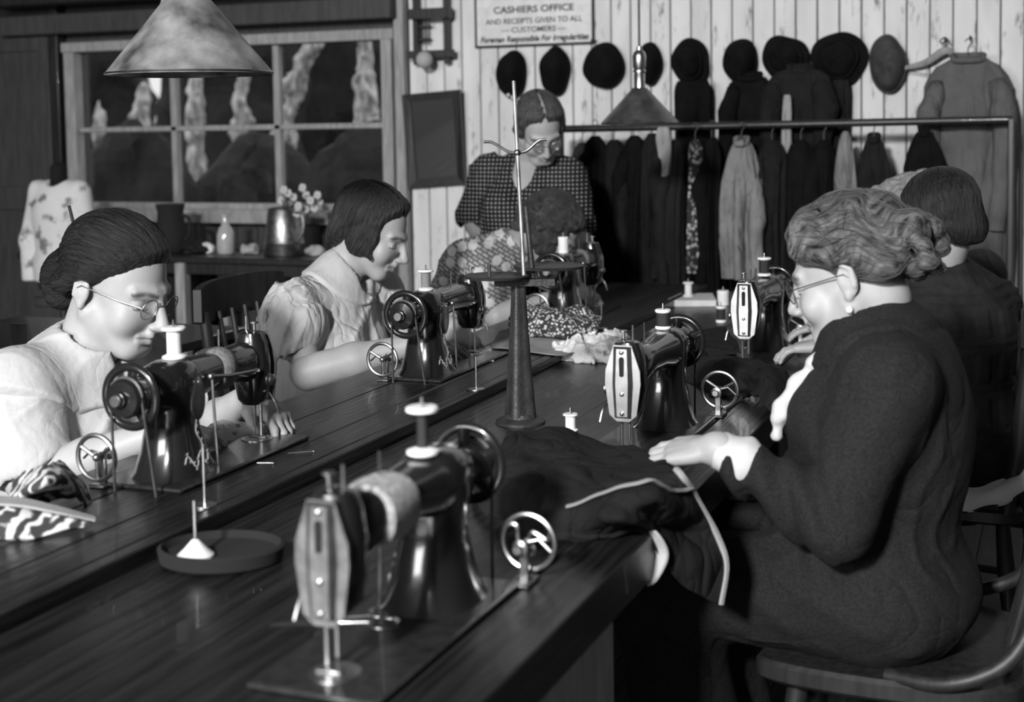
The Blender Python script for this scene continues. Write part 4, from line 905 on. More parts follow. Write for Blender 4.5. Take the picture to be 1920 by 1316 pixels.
# ================================================================== older woman with spectacles, front right
J = dict(hip=(-.315, 2.47, .57), chest=(-.295, 2.45, .86), neck=(-.325, 2.455, 1.0), sl=(-.27, 2.275, .935), sr=(-.315, 2.63, .935), el=(-.345, 2.21, .715), er=(-.42, 2.68, .70), hl=(-.60, 2.25, .80), hr=(-.62, 2.52, .8), kl=(-.68, 2.36, .535), kr=(-.68, 2.56, .535), al=(-.62, 2.36, .08), ar=(-.62, 2.56, .08), fwd=(-1, .05, 0))
p = Person('older woman with spectacles and curled grey hair in dark dress, front right', (-.33, 2.46), J, (-.352, 2.455, 1.088), (-1, .16, -.30), 1.04, hh=.0021, jaw=1.25, cheek=1.15, nose=1.05, neck_r=.056)
p.arm(J['el'], (-.535, 2.205, .822), (-1, .10, -.16), (-.15, -.3, 1), 1, curls=(.28, .32, .36, .42), r_el=.034, r_wr=.028, s=.98)
p.arm(J['er'], ony(1450, 905, 2.5), (-.3, .9, -.2), (0, 0, 1), -1, curl=.35, r_el=.034)
p.body()
lo, hi = bounds(J, .26); f = Field(lo, hi, .0062); torso(f, J, .012, w=1.08, d=1.06, bust=.055, belly=1.05)
f.ell((-.285, 2.45, .80), (.13, .17, .17), .06)                                                                      # broad rounded back
f.rc(J['sl'], J['el'], .070, .062, .05); f.rc(J['el'], V(-.50, 2.21, .803), .058, .040, .03)
f.rc(J['sr'], J['er'], .074, .066, .05); f.rc(J['er'], ony(1470, 905, 2.51), .056, .040, .03)
for k in ('l', 'r'): f.rc(V(J['hip'][0], J['k' + k][1], .555), J['k' + k], .115, .085, .06); f.rc(J['k' + k], V(J['a' + k][0], J['a' + k][1], .24), .085, .10, .05)
f.ell((-.30, 2.46, .535), (.165, .20, .10), .05)
f.disp(folds(.009, 95, (.8, .0, .55), 71), .03)
def sleeve(X, Y, Z):
    d = np.exp(-(((Y - 2.21) / .10) ** 2)) * np.exp(-(((Z - .73) / .10) ** 2)) * (X < -.33); return .010 * np.sin((X * .9 + Z * .3) * 120 + 1.5 * vnoise(X, Y, Z, 12, 5)) * d
f.disp(sleeve, .03)
f.disp(lambda X, Y, Z: .007 * np.abs(np.sin((Z * .85 + X * .5) * 55 + 2 * vnoise(X, Y, Z, 7, 3))) * np.exp(-((Z - .57) / .09) ** 2) * np.clip((-.18 - X) * 6, 0, 1), .03)
f.ell((-.335, 2.455, 1.03), (.072, .08, .07), .012, 'sub'); f.rc(V(-.43, 2.455, 1.0), V(-.48, 2.45, .84), .05, .02, .012, 'sub')
g0 = f.clone(); p.wear('dress', f, 'dress_charcoal')
c = g0; X, Y, Z = c.grid(); reg = np.sqrt(((X + .325) / .125) ** 2 + ((Y - 2.455) / .14) ** 2 + ((Z - .98) / .10) ** 2) - 1
c.g = np.maximum(c.g - .009, reg * .1).astype(np.float32); p.wear('collar', c, 'dress_charcoal')
f = Field((-.6, 2.28, .72), (-.30, 2.6, 1.05), .005); f.path([V(-.365, 2.39, .985), V(-.40, 2.385, .945), V(-.435, 2.38, .90), V(-.462, 2.375, .855), V(-.470, 2.375, .815)], [.010, .013, .014, .014, .010], .02); f.disp(lambda X, Y, Z: .0022 * np.sin(Z * 170 + 2 * vnoise(X, Y, Z, 20, 1)) + .0025 * vnoise(X, Y, Z, 60, 81), .03); p.wear('collar_frill', f, 'white_cloth')
f = Field((-.6, 2.1, .7), (-.42, 2.33, .88), .004); f.rc((-.520, 2.208, .815), (-.492, 2.21, .805), .033, .041, .01); f.disp(seed_noise(82, 40, .003), .03); p.wear('cuff', f, 'white_cloth')
h = hair_cap(.0027, .019, .010, .72)
for s in (-1, 1): h.rc((s * .055, .06, .062), (s * .080, -.005, .038), .014, .018, .02); h.rc((s * .080, -.005, .038), (s * .06, -.08, .0), .018, .022, .02); h.ell((s * .089, -.010, -.014), (.022, .024, .034), .008, 'sub')
h.rc((-.045, .055, .098), (.045, .055, .098), .018, .018, .03)
random.seed(8)
for i in range(34):
    an = random.uniform(0, 6.28); r = random.uniform(.03, .075); c_ = V(math.cos(an) * r * .75, -.09 - random.uniform(0, .05), .02 + math.sin(an) * r * .85); rr = random.uniform(.014, .024)
    h.ell(c_, (rr, rr, rr), .008)
for i in range(9):
    an = -.9 + i * .3; h.rc((math.sin(an) * .075, .05 - .03 * abs(an), .10 + .02 * math.cos(an * 2)), (math.sin(an) * .085, -.05, .10), .014, .017, .012)
h.ell((0, -.04, -.12), (.08, .05, .05), .01, 'sub')
h.disp(lambda X, Y, Z: .0035 * np.sin(60 * (Z + .6 * Y) + 3 * vnoise(X, Y, Z, 22, 3)) + .003 * vnoise(X, Y, Z, 45, 8), .02); p.hair(h, 'hair_grizzled', 'back', ns=420, wave=.22, lift=.003, ln=.10)
p.glasses()
er = MB().ball((.083, -.006, -.052), .006, 10, 6); er.v = [tuple(q) for q in p.w(np.array(er.v)) - p.base]; er.build('earring', 'spool_white', p.root)
er = MB().ball((-.083, -.006, -.052), .006, 10, 6); er.v = [tuple(q) for q in p.w(np.array(er.v)) - p.base]; er.build('earring', 'spool_white', p.root)
# ================================================================== woman with sleek dark bob seen from behind
yR = 3.62; P = lambda u, v, y=yR: ony(u, v, y)
J = dict(hip=P(1800, 860), chest=P(1795, 640), neck=P(1762, 500), sl=P(1700, 575, yR - .05), sr=P(1858, 570, yR + .12), el=P(1690, 730, yR - .08), er=P(1790, 760, yR + .3), hl=(-.60, 3.55, .80), hr=(-.62, 3.85, .8), kl=(-.66, 3.62, .53), kr=(-.60, 3.85, .53), al=(-.6, 3.62, .08), ar=(-.6, 3.85, .08), fwd=(-.72, .69, 0))
p = Person('woman with sleek dark bob seen from behind in dark knitted dress', (J['hip'][0], yR), J, P(1762, 412, yR - .02), (-.78, .55, -.28), .93, hh=.0032, neck_r=.052)
p.arm(J['el'], (-.56, 3.50, .79), (-1, .1, -.1), (0, 0, 1), 1, curl=.35, r_el=.034)
p.arm(J['er'], (-.58, 3.8, .80), (-1, -.1, -.1), (0, 0, 1), -1, curl=.35, r_el=.034)
p.body()
lo, hi = bounds(J, .24); f = Field(lo, hi, .0065); torso(f, J, .012, w=.95, d=1.05, bust=.06)
f.rc(J['sl'], J['el'], .062, .056, .04); f.rc(J['el'], V(-.5, 3.5, .78), .054, .04, .03); f.rc(J['sr'], J['er'], .062, .056, .04); f.rc(J['er'], V(-.52, 3.8, .79), .054, .04, .03)
for k in ('l', 'r'): f.rc(J['hip'], J['k' + k], .115, .085, .06); f.rc(J['k' + k], V(J['a' + k][0], J['a' + k][1], .24), .085, .1, .05)
f.ell(J['hip'] + V(0, 0, -.02), (.16, .17, .12), .05)
def knit(X, Y, Z): return .0028 * (np.sin(Z * 2 * math.pi / .022) * ((Z * 9.0) % 1 < .45)) + .0022 * (np.sign(np.sin((X + Y) * 60)) * ((Z * 9.0) % 1 >= .45))
f.disp(seed_noise(91, 8, .006), .03); f.disp(knit, .02)
f.ell(J['neck'] + V(-.01, .01, .05), (.07, .07, .06), .012, 'sub'); p.wear('dress', f, 'knit_dark')
h = hair_cap(.003, .018, .0, .8)
for s in (-1, 1): h.ell((s * .074, .0, -.012), (.022, .052, .062), .02)
h.ell((0, -.075, -.032), (.080, .042, .062), .03); h.ell((0, -.04, -.125), (.13, .13, .04), .01, 'sub')
h.disp(ridges(38, .0005, 'down', 15), .02); p.hair(h, 'hair_black', 'down')
# ================================================================== grey-haired woman almost hidden behind her
yG = 4.22; P = lambda u, v, y=yG: ony(u, v, y)
J = dict(hip=P(1830, 780), chest=P(1815, 610), neck=P(1765, 490), sl=P(1720, 520), sr=P(1840, 515, yG + .2), el=P(1700, 640), er=P(1800, 640, yG + .3), hl=(-.60, 4.3, .80), hr=(-.62, 4.55, .8), kl=(-.66, 4.3, .53), kr=(-.62, 4.5, .53), al=(-.6, 4.3, .08), ar=(-.6, 4.5, .08), fwd=(-.85, .5, 0))
p = Person('grey-haired woman mostly hidden behind the woman with sleek bob', (J['hip'][0], yG), J, P(1705, 415), (-.9, .35, -.35), 1.0, hh=.0035)
p.arm(J['el'], (-.56, 4.25, .79), (-1, .1, -.1), (0, 0, 1), 1, curl=.35, h=.004, r_el=.034)
p.arm(J['er'], (-.58, 4.5, .80), (-1, -.1, -.1), (0, 0, 1), -1, curl=.35, h=.004, r_el=.034)
p.body()
lo, hi = bounds(J, .24); f = Field(lo, hi, .008); torso(f, J, .012)
f.rc(J['sl'], J['el'], .062, .056, .04); f.rc(J['el'], V(-.5, 4.25, .78), .054, .04, .03); f.rc(J['sr'], J['er'], .066, .056, .04); f.rc(J['er'], V(-.52, 4.5, .79), .054, .04, .03)
for k in ('l', 'r'): f.rc(J['hip'], J['k' + k], .115, .085, .06); f.rc(J['k' + k], V(J['a' + k][0], J['a' + k][1], .24), .085, .1, .05)
f.disp(seed_noise(95, 8, .007), .03); f.ell(J['neck'] + V(0, 0, .05), (.07, .07, .06), .012, 'sub'); p.wear('dress', f, 'grey_wool')
h = hair_cap(.0035, .018, .0, .8)
for i in range(26):
    a = random.uniform(-3.14, 3.14); h.ell((.085 * math.sin(a), .085 * math.cos(a) * 1.1 - .03, random.uniform(.02, .11)), .02, .008)
h.disp(lambda X, Y, Z: .005 * vnoise(X, Y, Z, 50, 5), .02); p.hair(h, 'hair_grey', 'curl')
# ------------------------------------------------------------------ lamps
mat('galvanised', .26, .45, metal=.45, var=.8, vscale=14, bump=.1, bscale=20)
mat('lamp_enamel', .045, .35, var=.5, vscale=25, coat=.2)
def lamp(label, c, r, h, rt, m, sock):
    t = thing('pendant_lamp', label, 'lamp', c); B = MB
    B().lathe([(r, -.004), (r + .002, 0), (r * .985, .004), (rt + (r - rt) * .5, h * .5), (rt, h), (rt - .004, h), (rt + (r - rt) * .48, h * .48), (r - .006, .003), (r - .004, -.003)], n=48, cap=False).build('shade', m, t)
    B().ring((0, 0, 0), r, .0022, n=48, k=6).build('rim', 'dull_steel', t)
    if sock: B().lathe([(.018, h - .01), (.0185, h + .045), (.016, h + .048), (.021, h + .052), (.021, h + .058), (.018, h + .062), (.022, h + .068), (.0225, h + .105), (.018, h + .118), (.010, h + .124), (.009, h + .135), (.0045, h + .138)], n=20).build('socket', 'nickel', t)
    else: B().lathe([(rt, h - .004), (rt * .8, h + .02), (rt * .55, h + .03), (rt * .5, h + .1), (.012, h + .12)], n=24).build('socket', 'galvanised', t)
    B().lathe([(.012, h - .02), (.028, h - .06), (.03, h - .085), (.018, h - .11), (.004, h - .116)], n=16).build('bulb', 'spool_white', t)
    B().cyl((0, 0, h + .1), (0, 0, 3.3 - c[2]), .0042, n=8).build('cord', 'thread_black' if not sock else 'belt_leather', t)
    return t
t = lamp('large mottled grey metal pendant lamp hanging top left', (-1.712, 2.452, 1.476), .172, .15, .05, 'galvanised', False)
MB().tube(spline([V(-.085, -.05, .075), V(-.06, -.04, .095), V(-.045, -.03, .14), V(-.04, -.02, .19)], 12), .003, 6).build('wire_stay', 'nickel', t)
MB().ball((-.087, -.052, .073), .007).build('stay_knob', 'nickel', t)
lamp('small dark enamel pendant lamp with bright socket in front of the coats', (-1.329, 4.436, 1.357), .128, .115, .024, 'lamp_enamel', True)
# ------------------------------------------------------------------ on the white wall
def W(u, v, d=0.0): return ony(u, v, YW - d)
# notice board
a = W(893, 90, .02); b_ = W(1112, 82, .02); sx0, sx1, sz0 = a[0], b_[0], 1.694; sz1 = sz0 + .30; cx = (sx0 + sx1) / 2
t = thing('notice_sign', 'pale lettered notice sign with dark edge high on the white wall', 'sign', (cx, YW - .012, sz0))
wS = sx1 - sx0; MB().box((0, 0, .15), (wS, .014, .30), bev=.002).build('board', 'paper', t)
for c, d in (((0, -.006, .004), (wS + .01, .01, .009)), ((0, -.006, .296), (wS + .01, .01, .009)), ((-wS / 2, -.006, .15), (.009, .01, .30)), ((wS / 2, -.006, .15), (.009, .01, .30))): MB().box(c, d).build('edge_strip', 'thread_black', t)
def text(s, x, z, size, wid, par, m, shear=0.0, off=.0, y=-.0078, th=.0006):
    cu = bpy.data.curves.new('lettering', 'FONT'); cu.body = s; cu.size = size; cu.align_x = 'CENTER'; cu.shear = shear; cu.extrude = th; cu.offset = off
    o = bpy.data.objects.new('tmp', cu); COL.objects.link(o); dg = bpy.context.evaluated_depsgraph_get(); dg.update()
    me = bpy.data.meshes.new_from_object(o.evaluated_get(dg)); bpy.data.objects.remove(o); me.name = 'lettering'
    v = np.empty(len(me.vertices) * 3, np.float32); me.vertices.foreach_get('co', v); v = v.reshape(-1, 3); w0 = v[:, 0].max() - v[:, 0].min(); k = wid / w0
    v2 = np.stack([v[:, 0] * k + x, y - v[:, 2], v[:, 1] + z], 1); me.vertices.foreach_set('co', v2.astype(np.float32).ravel()); me.update(); me.flip_normals()
    me.materials.clear(); me.materials.append(MATS[m]); n = bpy.data.objects.new('lettering', me); COL.objects.link(n); n.parent = par; return n
text('CASHIERS OFFICE', 0, .145, .04, .37, t, 'thread_black', off=.0008)
text('AND RECEIPTS GIVEN TO ALL', 0, .098, .033, .445, t, 'thread_black', off=.0004)
text('\u2014 CUSTOMERS \u2014', 0, .060, .033, .30, t, 'thread_black', off=.0004)
text('Foreman Responsible For Irregularities', 0, .020, .036, .50, t, 'thread_black', .25, off=.0011)
# dark wooden bracket with a ball of string
t = thing('wall_bracket', 'dark wooden wall bracket with slatted rack beside the window post', 'bracket', (0, 0, 0))
def wbox(n, u0, v0, u1, v1, dep, th, m='dark_wood', par=None):
    p0 = W(u0, v0, dep); p1 = W(u1, v1, dep); return MB().box(((p0[0] + p1[0]) / 2, YW - dep, (p0[2] + p1[2]) / 2), (abs(p1[0] - p0[0]), th, abs(p1[2] - p0[2])), bev=.002).build(n, m, par)
wbox('upright', 775, -10, 787, 122, .04, .03, par=t); wbox('upright', 833, -10, 844, 120, .04, .03, par=t); wbox('cross_bar', 764, 96, 852, 107, .065, .02, par=t); wbox('top_board', 770, 18, 845, 34, .07, .06, par=t)
for k in range(3): wbox('slat', 791 + k * 6, 38, 793.5 + k * 6, 84, .03, .01, par=t)
for v_ in (48, 72): wbox('slat', 786, v_, 808, v_ + 4, .032, .012, par=t)
p_ = W(796, 112, .11); o = MB().ball((0, 0, 0), .038, 18, 12).build('string_ball', 'rope'); o.location = p_; tag(o, 'grey ball of string hanging on the dark wooden bracket', 'string ball')
# mirror hung tilted forward
c0, c1, c2, c3 = W(757, 178, .06), W(865, 168, .06), W(875, 345, .02), W(770, 353, .02)
t = thing('wall_mirror', 'dark framed rectangular mirror tilted on the white wall beside the window', 'mirror', tuple((c0 + c2) / 2))
ctr = (c0 + c1 + c2 + c3) / 4; off = (c0 + c2) / 2; Q = [c0, c1, c2, c3]; inn = [ctr + (q - ctr) * V(.74, 1, .83) for q in Q]; nrm = V(0, -1, 0)
for i in range(4):
    j = (i + 1) % 4; m_ = MB(); m_.loft([[Q[i] + nrm * .0, Q[i] + nrm * .022, inn[i] + nrm * .016, inn[i]], [Q[j] + nrm * .0, Q[j] + nrm * .022, inn[j] + nrm * .016, inn[j]]]); m_.build('frame_rail', 'dark_wood', t, smooth=False, off=off)
m_ = MB(); m_.loft([[q + nrm * .004 for q in inn], [q + nrm * .006 for q in inn]]); m_.build('mirror_glass', 'mirror_glass', t, smooth=False, off=off)
# ------------------------------------------------------------------ hats on the wall
def hat(label, u, v, w, h, m, dome=.11, outline=None, brim=0.0, sd=0):
    c = W(u, v, .02); px = 1 / 455.0; w2, h2 = w * px / 2, h * px / 2; n = 40; rnd = random.Random(sd); ph = [rnd.uniform(0, 6.28) for _ in range(4)]
    def R(t, k):
        e = 1 + .05 * math.sin(2 * t + ph[0]) + .035 * math.sin(3 * t + ph[1]) + .02 * math.sin(5 * t + ph[2])
        if outline: e *= outline(t)
        return e * (1 if k < .5 else 1)
    prof = [(.97, .0), (1.0, .006), (1.0, .012)] + ([(.86, .020), (.70, .024), (.66, .04)] if brim else []) + [(s_ * (.66 if brim else .985), .02 + dome * dz) for s_, dz in ((1, .12), (.97, .35), (.90, .58), (.75, .80), (.52, .94), (.25, .995), (.03, 1.0))]
    t_ = MB(); t_.loft([[V(w2 * r * R(2 * math.pi * k / n, r) * math.cos(2 * math.pi * k / n), -z - .006 * math.sin(3 * 2 * math.pi * k / n + ph[3]) * (z > .02), h2 * r * R(2 * math.pi * k / n, r) * math.sin(2 * math.pi * k / n)) for k in range(n)] for r, z in prof])
    root = thing('felt_hat', label, 'hat', c, 0, 'hats hung in a row on the white wall'); t_.build('crown', m, root, angle=60)
    zz = .045 if brim else .022; rr = (.67 if brim else 1.0)
    bd = MB(); ring = [V(w2 * rr * 1.012 * R(2 * math.pi * k / n, 0) * math.cos(2 * math.pi * k / n), -zz, h2 * rr * 1.012 * R(2 * math.pi * k / n, 0) * math.sin(2 * math.pi * k / n)) for k in range(n)]; bd.tube(ring, .006, 6, closed=True, flat=1); bd.build('hat_band', m, root)
    return root
pt = lambda a, k: (lambda t: 1 + k * max(0, math.cos(t - a)) ** 6)
t = hat('dark cloche hat with two pale beads, leftmost of the hat row', 963, 140, 52, 88, 'black_felt', .10, pt(1.2, .08), sd=1)
for (du, dv) in ((-10, 38), (-2, 42)): q = W(963 + du, 140 + dv, .1); MB().ball(tuple(q - np.array(t.location)), .007, 10, 6).build('bead', 'spool_white', t)
hat('dark cloche hat, second from the left, above the standing woman', 1044, 134, 54, 86, 'black_felt', .10, pt(1.7, .08), sd=2)
hat('broad dark cloche hat left of the lamp socket', 1135, 124, 70, 86, 'black_felt', .11, pt(.5, .06), sd=3)
hat('narrow dark hat half behind the lamp cord', 1221, 120, 40, 76, 'black_felt', .09, pt(1.5, .1), sd=4)
hat('round dark hat with turned brim right of the lamp', 1296, 117, 76, 88, 'black_felt', .09, None, 1, sd=5)
hat('small plain dark hat between the two brimmed hats', 1390, 115, 62, 74, 'black_felt', .11, None, sd=6)
hat('dark brimmed hat with a dented right side', 1474, 110, 84, 86, 'black_felt', .08, pt(2.2, .06), 1, sd=7)
hat('largest round black hat with wide brim', 1574, 111, 97, 104, 'black_felt', .07, None, 1, sd=8)
hat('grey felt hat coming to a point below, rightmost of the hat row', 1666, 118, 60, 92, 'grey_felt', .09, pt(-1.6, .16), sd=9)
# ------------------------------------------------------------------ coat rail in front of the wall
YR_ = 5.33; rl = thing('coat_rail', 'long dark wooden coat rail on posts along the white wall', 'coat rail', (0, 0, 0))
a = ony(1052, 243, YR_); b_ = ony(1893, 219, YR_); zr = 1.343
MB().cyl((a[0], YR_, zr - .008), (b_[0] + .01, YR_, zr + .004), .015, n=14).build('rail', 'dark_wood', rl)
MB().box((b_[0] + .006, YR_, zr / 2), (.022, .035, zr + .02), bev=.004).build('post', 'dark_wood', rl); MB().box((a[0] - .01, YR_, zr / 2), (.035, .035, zr + .01), bev=.004).build('post', 'dark_wood', rl)
for x in (a[0] - .01, b_[0] + .012): MB().box((x, YR_, .025), (.05, .3, .026), bev=.004).build('foot', 'dark_wood', rl)
# ------------------------------------------------------------------ garments
def garment(name, label, cat, x, y, zt, zb, wt, wb_, dep, m, sd, group, sleeve=None, neck=.35, hook=True, fold=.13, open_=False, skew=0.0, slope=.05):
    rnd = random.Random(sd); ph = [rnd.uniform(0, 6.28) for _ in range(5)]; n = 72; secs = []; L_ = zt - zb
    root = thing(name, label, cat, (x, y, zb), 0, group)
    for i in range(30):
        t = i / 29; z = zt - L_ * t; d_ = L_ * t
        k = min(1, neck + (1 - neck) * math.sqrt(max(0, min(1, d_ / slope)))) if d_ < slope else 1
        w_ = (wt + (wb_ - wt) * t) * k; dp = dep * (.35 + .65 * min(1, d_ / .25)) * (.6 + .4 * k); ring = []
        for j in range(n):
            a_ = 2 * math.pi * j / n; f_ = min(1, .25 + d_ / .35) * fold
            r = 1 + f_ * (1.3 * (1 - 2 * abs(math.sin(3.0 * a_ + ph[0] + .8 * t)) ** .8) + .9 * math.sin(7 * a_ + ph[1] - t) + .5 * math.sin(13 * a_ + ph[2] + 2 * t)) * .62
            ring.append(V(w_ * r * math.cos(a_) + skew * t, dp * r * math.sin(a_) + .01 * math.sin(6 * t + ph[3]), z - zb))
        secs.append(ring)
    MB().loft(secs).build('body', m, root, angle=80)
    for sgn, ln, rad in (sleeve or ()):
        p0 = V(sgn * wt * .66, -dep * .2, L_ - slope * 1.0); pts = spline([p0, p0 + V(sgn * wt * .18, -dep * .55, -ln * .25), p0 + V(sgn * wt * .12 + .01 * math.sin(ph[4]), -dep * .65, -ln * .6), p0 + V(sgn * wt * .02, -dep * .75, -ln)], 16)
        MB().tube([q + V(.004 * math.sin(i * 1.3 + ph[0]), .003 * math.cos(i * 1.7), 0) for i, q in enumerate(pts)], [rad * (.75 + .35 * math.sin(math.pi * min(1, i / 9))) * (1 + .05 * math.sin(i * 2.1 + ph[1])) for i in range(16)], 14).build('sleeve', m, root, angle=80)
    if neck < .6 and wt > .06:
        MB().tube([V(wt * neck * 1.15 * math.cos(q), dep * .42 * math.sin(q), L_ + .004 - .02 * (math.sin(q) < -.3)) for q in np.linspace(0, 2 * math.pi, 18)[:-1]], .012, 8, closed=True).build('collar', m, root, angle=80)
    if hook: MB().tube(spline([V(0, 0, L_ - .01), V(0, 0, L_ + .03), V(.012, 0, L_ + .052), V(.0, 0, L_ + .066), V(-.012, 0, L_ + .055)], 12), .0022, 6).build('hanger_hook', 'cast_iron', root)
    return root
GU = 'coats hung high on the wall hooks'; GL = 'garments hung along the coat rail'
def gpx(name, label, cat, u0, u1, vt, vb, y, m, sd, grp, **k):
    p0 = ony(u0, vt, y); p1 = ony(u1, vt, y); pb = ony((u0 + u1) / 2, vb, y); w_ = (p1[0] - p0[0]) / 2
    return garment(name, label, cat, (p0[0] + p1[0]) / 2, y, p0[2], pb[2], w_ * k.pop('kt', 1), w_ * k.pop('kb', 1), k.pop('dep', .07), m, sd, grp, **k)
gpx('coat', 'dark coat with pointed lapels hanging under the round brimmed hat', 'coat', 1262, 1334, 152, 420, 5.52, 'black_felt', 1, GU, kb=.75, neck=.8, hook=False)
gpx('coat', 'black coat hanging under the small plain hat', 'coat', 1362, 1450, 142, 560, 5.52, 'black_felt', 2, GU, kb=1.0, neck=.4, hook=False, sleeve=((-1, .5, .035),))
gpx('coat', 'broad black jacket hanging under the dented brimmed hat', 'coat', 1440, 1562, 128, 372, 5.50, 'dark_wool', 3, GU, kb=.85, neck=.3, hook=False, sleeve=((1, .45, .045), (-1, .45, .04)), dep=.08)
gpx('scarf', 'pale scarf hanging down against the broad black jacket', 'scarf', 1466, 1484, 178, 310, 5.37, 'pale_wool', 4, GU, dep=.012, neck=.6, hook=False)
gpx('coat', 'narrow dark coat hanging under the largest hat', 'coat', 1556, 1594, 150, 300, 5.54, 'dark_wool', 5, GU, kb=.7, neck=.8, hook=False, dep=.04)
gpx('smock', 'long plain grey smock with small collar hanging at the right', 'smock', 1732, 1900, 108, 640, 5.52, 'grey_wool', 6, GU, kb=.98, neck=.3, slope=.10, dep=.085, sleeve=((1, .55, .045), (-1, .55, .04)), fold=.09)
# lower row on the rail
row = ((1072, 1112, 268, 'mid', 'slim grey garment at the left end of the coat rail', 20), (1092, 1140, 255, 'black_felt', 'dark coat, second on the coat rail from the left', 21), (1128, 1176, 262, 'dark_wool', 'dark coat with greyish front, third on the coat rail', 22), (1166, 1212, 254, 'black_felt', 'black coat hanging left of the pale lining strip', 23), (1202, 1244, 250, 'dark_wool', 'dark coat directly under the small lamp', 24), (1244, 1290, 262, 'grey', 'dark grey coat under the right edge of the small lamp', 25), (1318, 1352, 258, 'black_felt', 'narrow black coat beside the pale jacket', 27), (1420, 1475, 262, 'dark_wool', 'dark coat just right of the pale jacket', 29), (1474, 1530, 262, 'black_felt', 'black coat under the broad black jacket', 30), (1524, 1566, 262, 'black_felt', 'black coat next to the short pale garments', 31))
mm = {'mid': 'grey_wool', 'grey': 'dress_charcoal'}
for u0, u1, vt, m_, lab, sd in row: gpx('coat', lab, 'coat', u0, u1, vt, 552, YR_, mm.get(m_, m_), sd, GL, dep=.085, neck=.3, slope=.07, sleeve=((-1, .5, .03),) if sd % 2 else ((1, .5, .03),), fold=.16)
m = mat('floral_print', .2, .85); N, L, b = nodes(m); tc = N.new('ShaderNodeTexCoord'); vo = N.new('ShaderNodeTexVoronoi'); vo.inputs['Scale'].default_value = 55; L.new(tc.outputs['Object'], vo.inputs['Vector'])
cr = N.new('ShaderNodeValToRGB'); cr.color_ramp.elements[0].color = g3(.5); cr.color_ramp.elements[0].position = .25; cr.color_ramp.elements[1].color = g3(.02); cr.color_ramp.elements[1].position = .5; L.new(vo.outputs['Distance'], cr.inputs[0]); L.new(cr.outputs[0], b.inputs['Base Color'])
gpx('shawl', 'pale lining cloth hanging from the rail under the small lamp', 'cloth', 1228, 1262, 238, 330, YR_ - .06, 'pale_wool', 26, GL, dep=.02, neck=.5, hook=False, kb=.5)
gpx('dress', 'floral printed dress hanging on the coat rail', 'dress', 1290, 1318, 262, 510, YR_ - .05, 'floral_print', 32, GL, dep=.05, neck=.35)
gpx('jacket', 'pale grey jacket with hanging sleeve on the coat rail', 'jacket', 1350, 1432, 262, 520, YR_ - .06, 'mid_wool', 28, GL, dep=.09, neck=.22, slope=.16, kt=.95, kb=.85, sleeve=((1, .46, .034),), fold=.2)
gpx('cloth', 'short pale grey cloth hanging on the rail left of the dark pinafore', 'cloth', 1564, 1606, 246, 385, YR_, 'mid_wool', 33, GL, dep=.05, neck=.2, slope=.18, hook=False)
gpx('pinafore', 'short dark and grey pinafore hanging beside the short pale cloth', 'pinafore', 1606, 1672, 256, 392, YR_, 'dark_wool', 34, GL, dep=.05, neck=.2, slope=.17)
gpx('cap', 'black drooping cap hanging in front of the long grey smock', 'cap', 1694, 1772, 244, 336, YR_ - .03, 'black_felt', 35, GL, dep=.05, neck=.12, slope=.14, hook=False)
# wooden hanger on a wall hook
t = thing('coat_hanger', 'empty wooden coat hanger hung askew on the wall at the right', 'coat hanger', (0, 0, 0)); hb = [W(1694, 128, .05), W(1735, 118, .05), W(1766, 98, .06), W(1780, 96, .06), W(1792, 112, .05)]
MB().tube(spline(hb, 20), [.008 + .008 * math.sin(math.pi * i / 19) for i in range(20)], 8).build('shoulder_bar', 'grey_trim', t); MB().tube(spline([W(1771, 97, .06), W(1772, 84, .06), W(1762, 78, .06), W(1772, 70, .06), W(1781, 80, .06)], 14), .003, 6).build('hook', 'cast_iron', t); MB().cyl(W(1696, 132, .05), W(1792, 150, .05), .002, n=6).build('cross_wire', 'dull_steel', t)
for u, v, lab in ((1113, 76, 'wall hook by the sign corner'), (1820, 70, 'wall hook above the grey smock'), (1773, 74, 'wall hook holding the coat hanger')):
    o = MB().tube(spline([V(0, .05, .0), V(0, .0, 0), V(0, -.02, -.012), V(0, -.03, .004)], 10), .004, 6).build('wall_hook', 'cast_iron'); o.location = W(u, v, .04); tag(o, 'small iron ' + lab, 'hook')
wt_ = W(1580, 25, 0); struct(MB().box((wt_[0] + .35, YW - .012, 1.775), (.85, .02, .05), bev=.002).build('trim_5', 'grey_trim')) if False else None
# ------------------------------------------------------------------ under the window
YBn = 5.28
cb = thing('drawer_cabinet', 'low dark wooden drawer cabinet under the left window panes', 'cabinet', (-4.13, YBn, .012)); MB().box((0, .03, .38), (.74, .40, .76), bev=.006).build('body', 'dark_panel', cb); MB().box((0, .02, .775), (.80, .46, .03), bev=.008).build('top', 'dark_wood', cb)
for z in (.66, .46, .24):
    d_ = MB().box((0, -.178, z), (.66, .02, .16), bev=.005).build('drawer', 'dark_panel', cb)
    for x in (-.18, .18): MB().ball((x, -.197, z), .014, 10, 6).build('knob', 'cast_iron', d_)
bn = thing('window_bench', 'narrow dark bench table under the window with pitcher and bottle', 'table', (-3.32, YBn, .012)); MB().box((0, .0, .775), (.92, .40, .028), bev=.004).build('top', 'dark_wood', bn); MB().box((0, -.17, .735), (.86, .02, .05), bev=.003).build('apron', 'dark_wood', bn)
for x in (-.32, .40):
    for y in (-.17, .16): MB().box((x, y, .38), (.05, .05, .76), bev=.004).build('leg', 'grey_trim', bn)
zb_ = .803
def onb(u, v): p = ony(u, v, YBn - .05); return V(p[0], p[1], zb_)
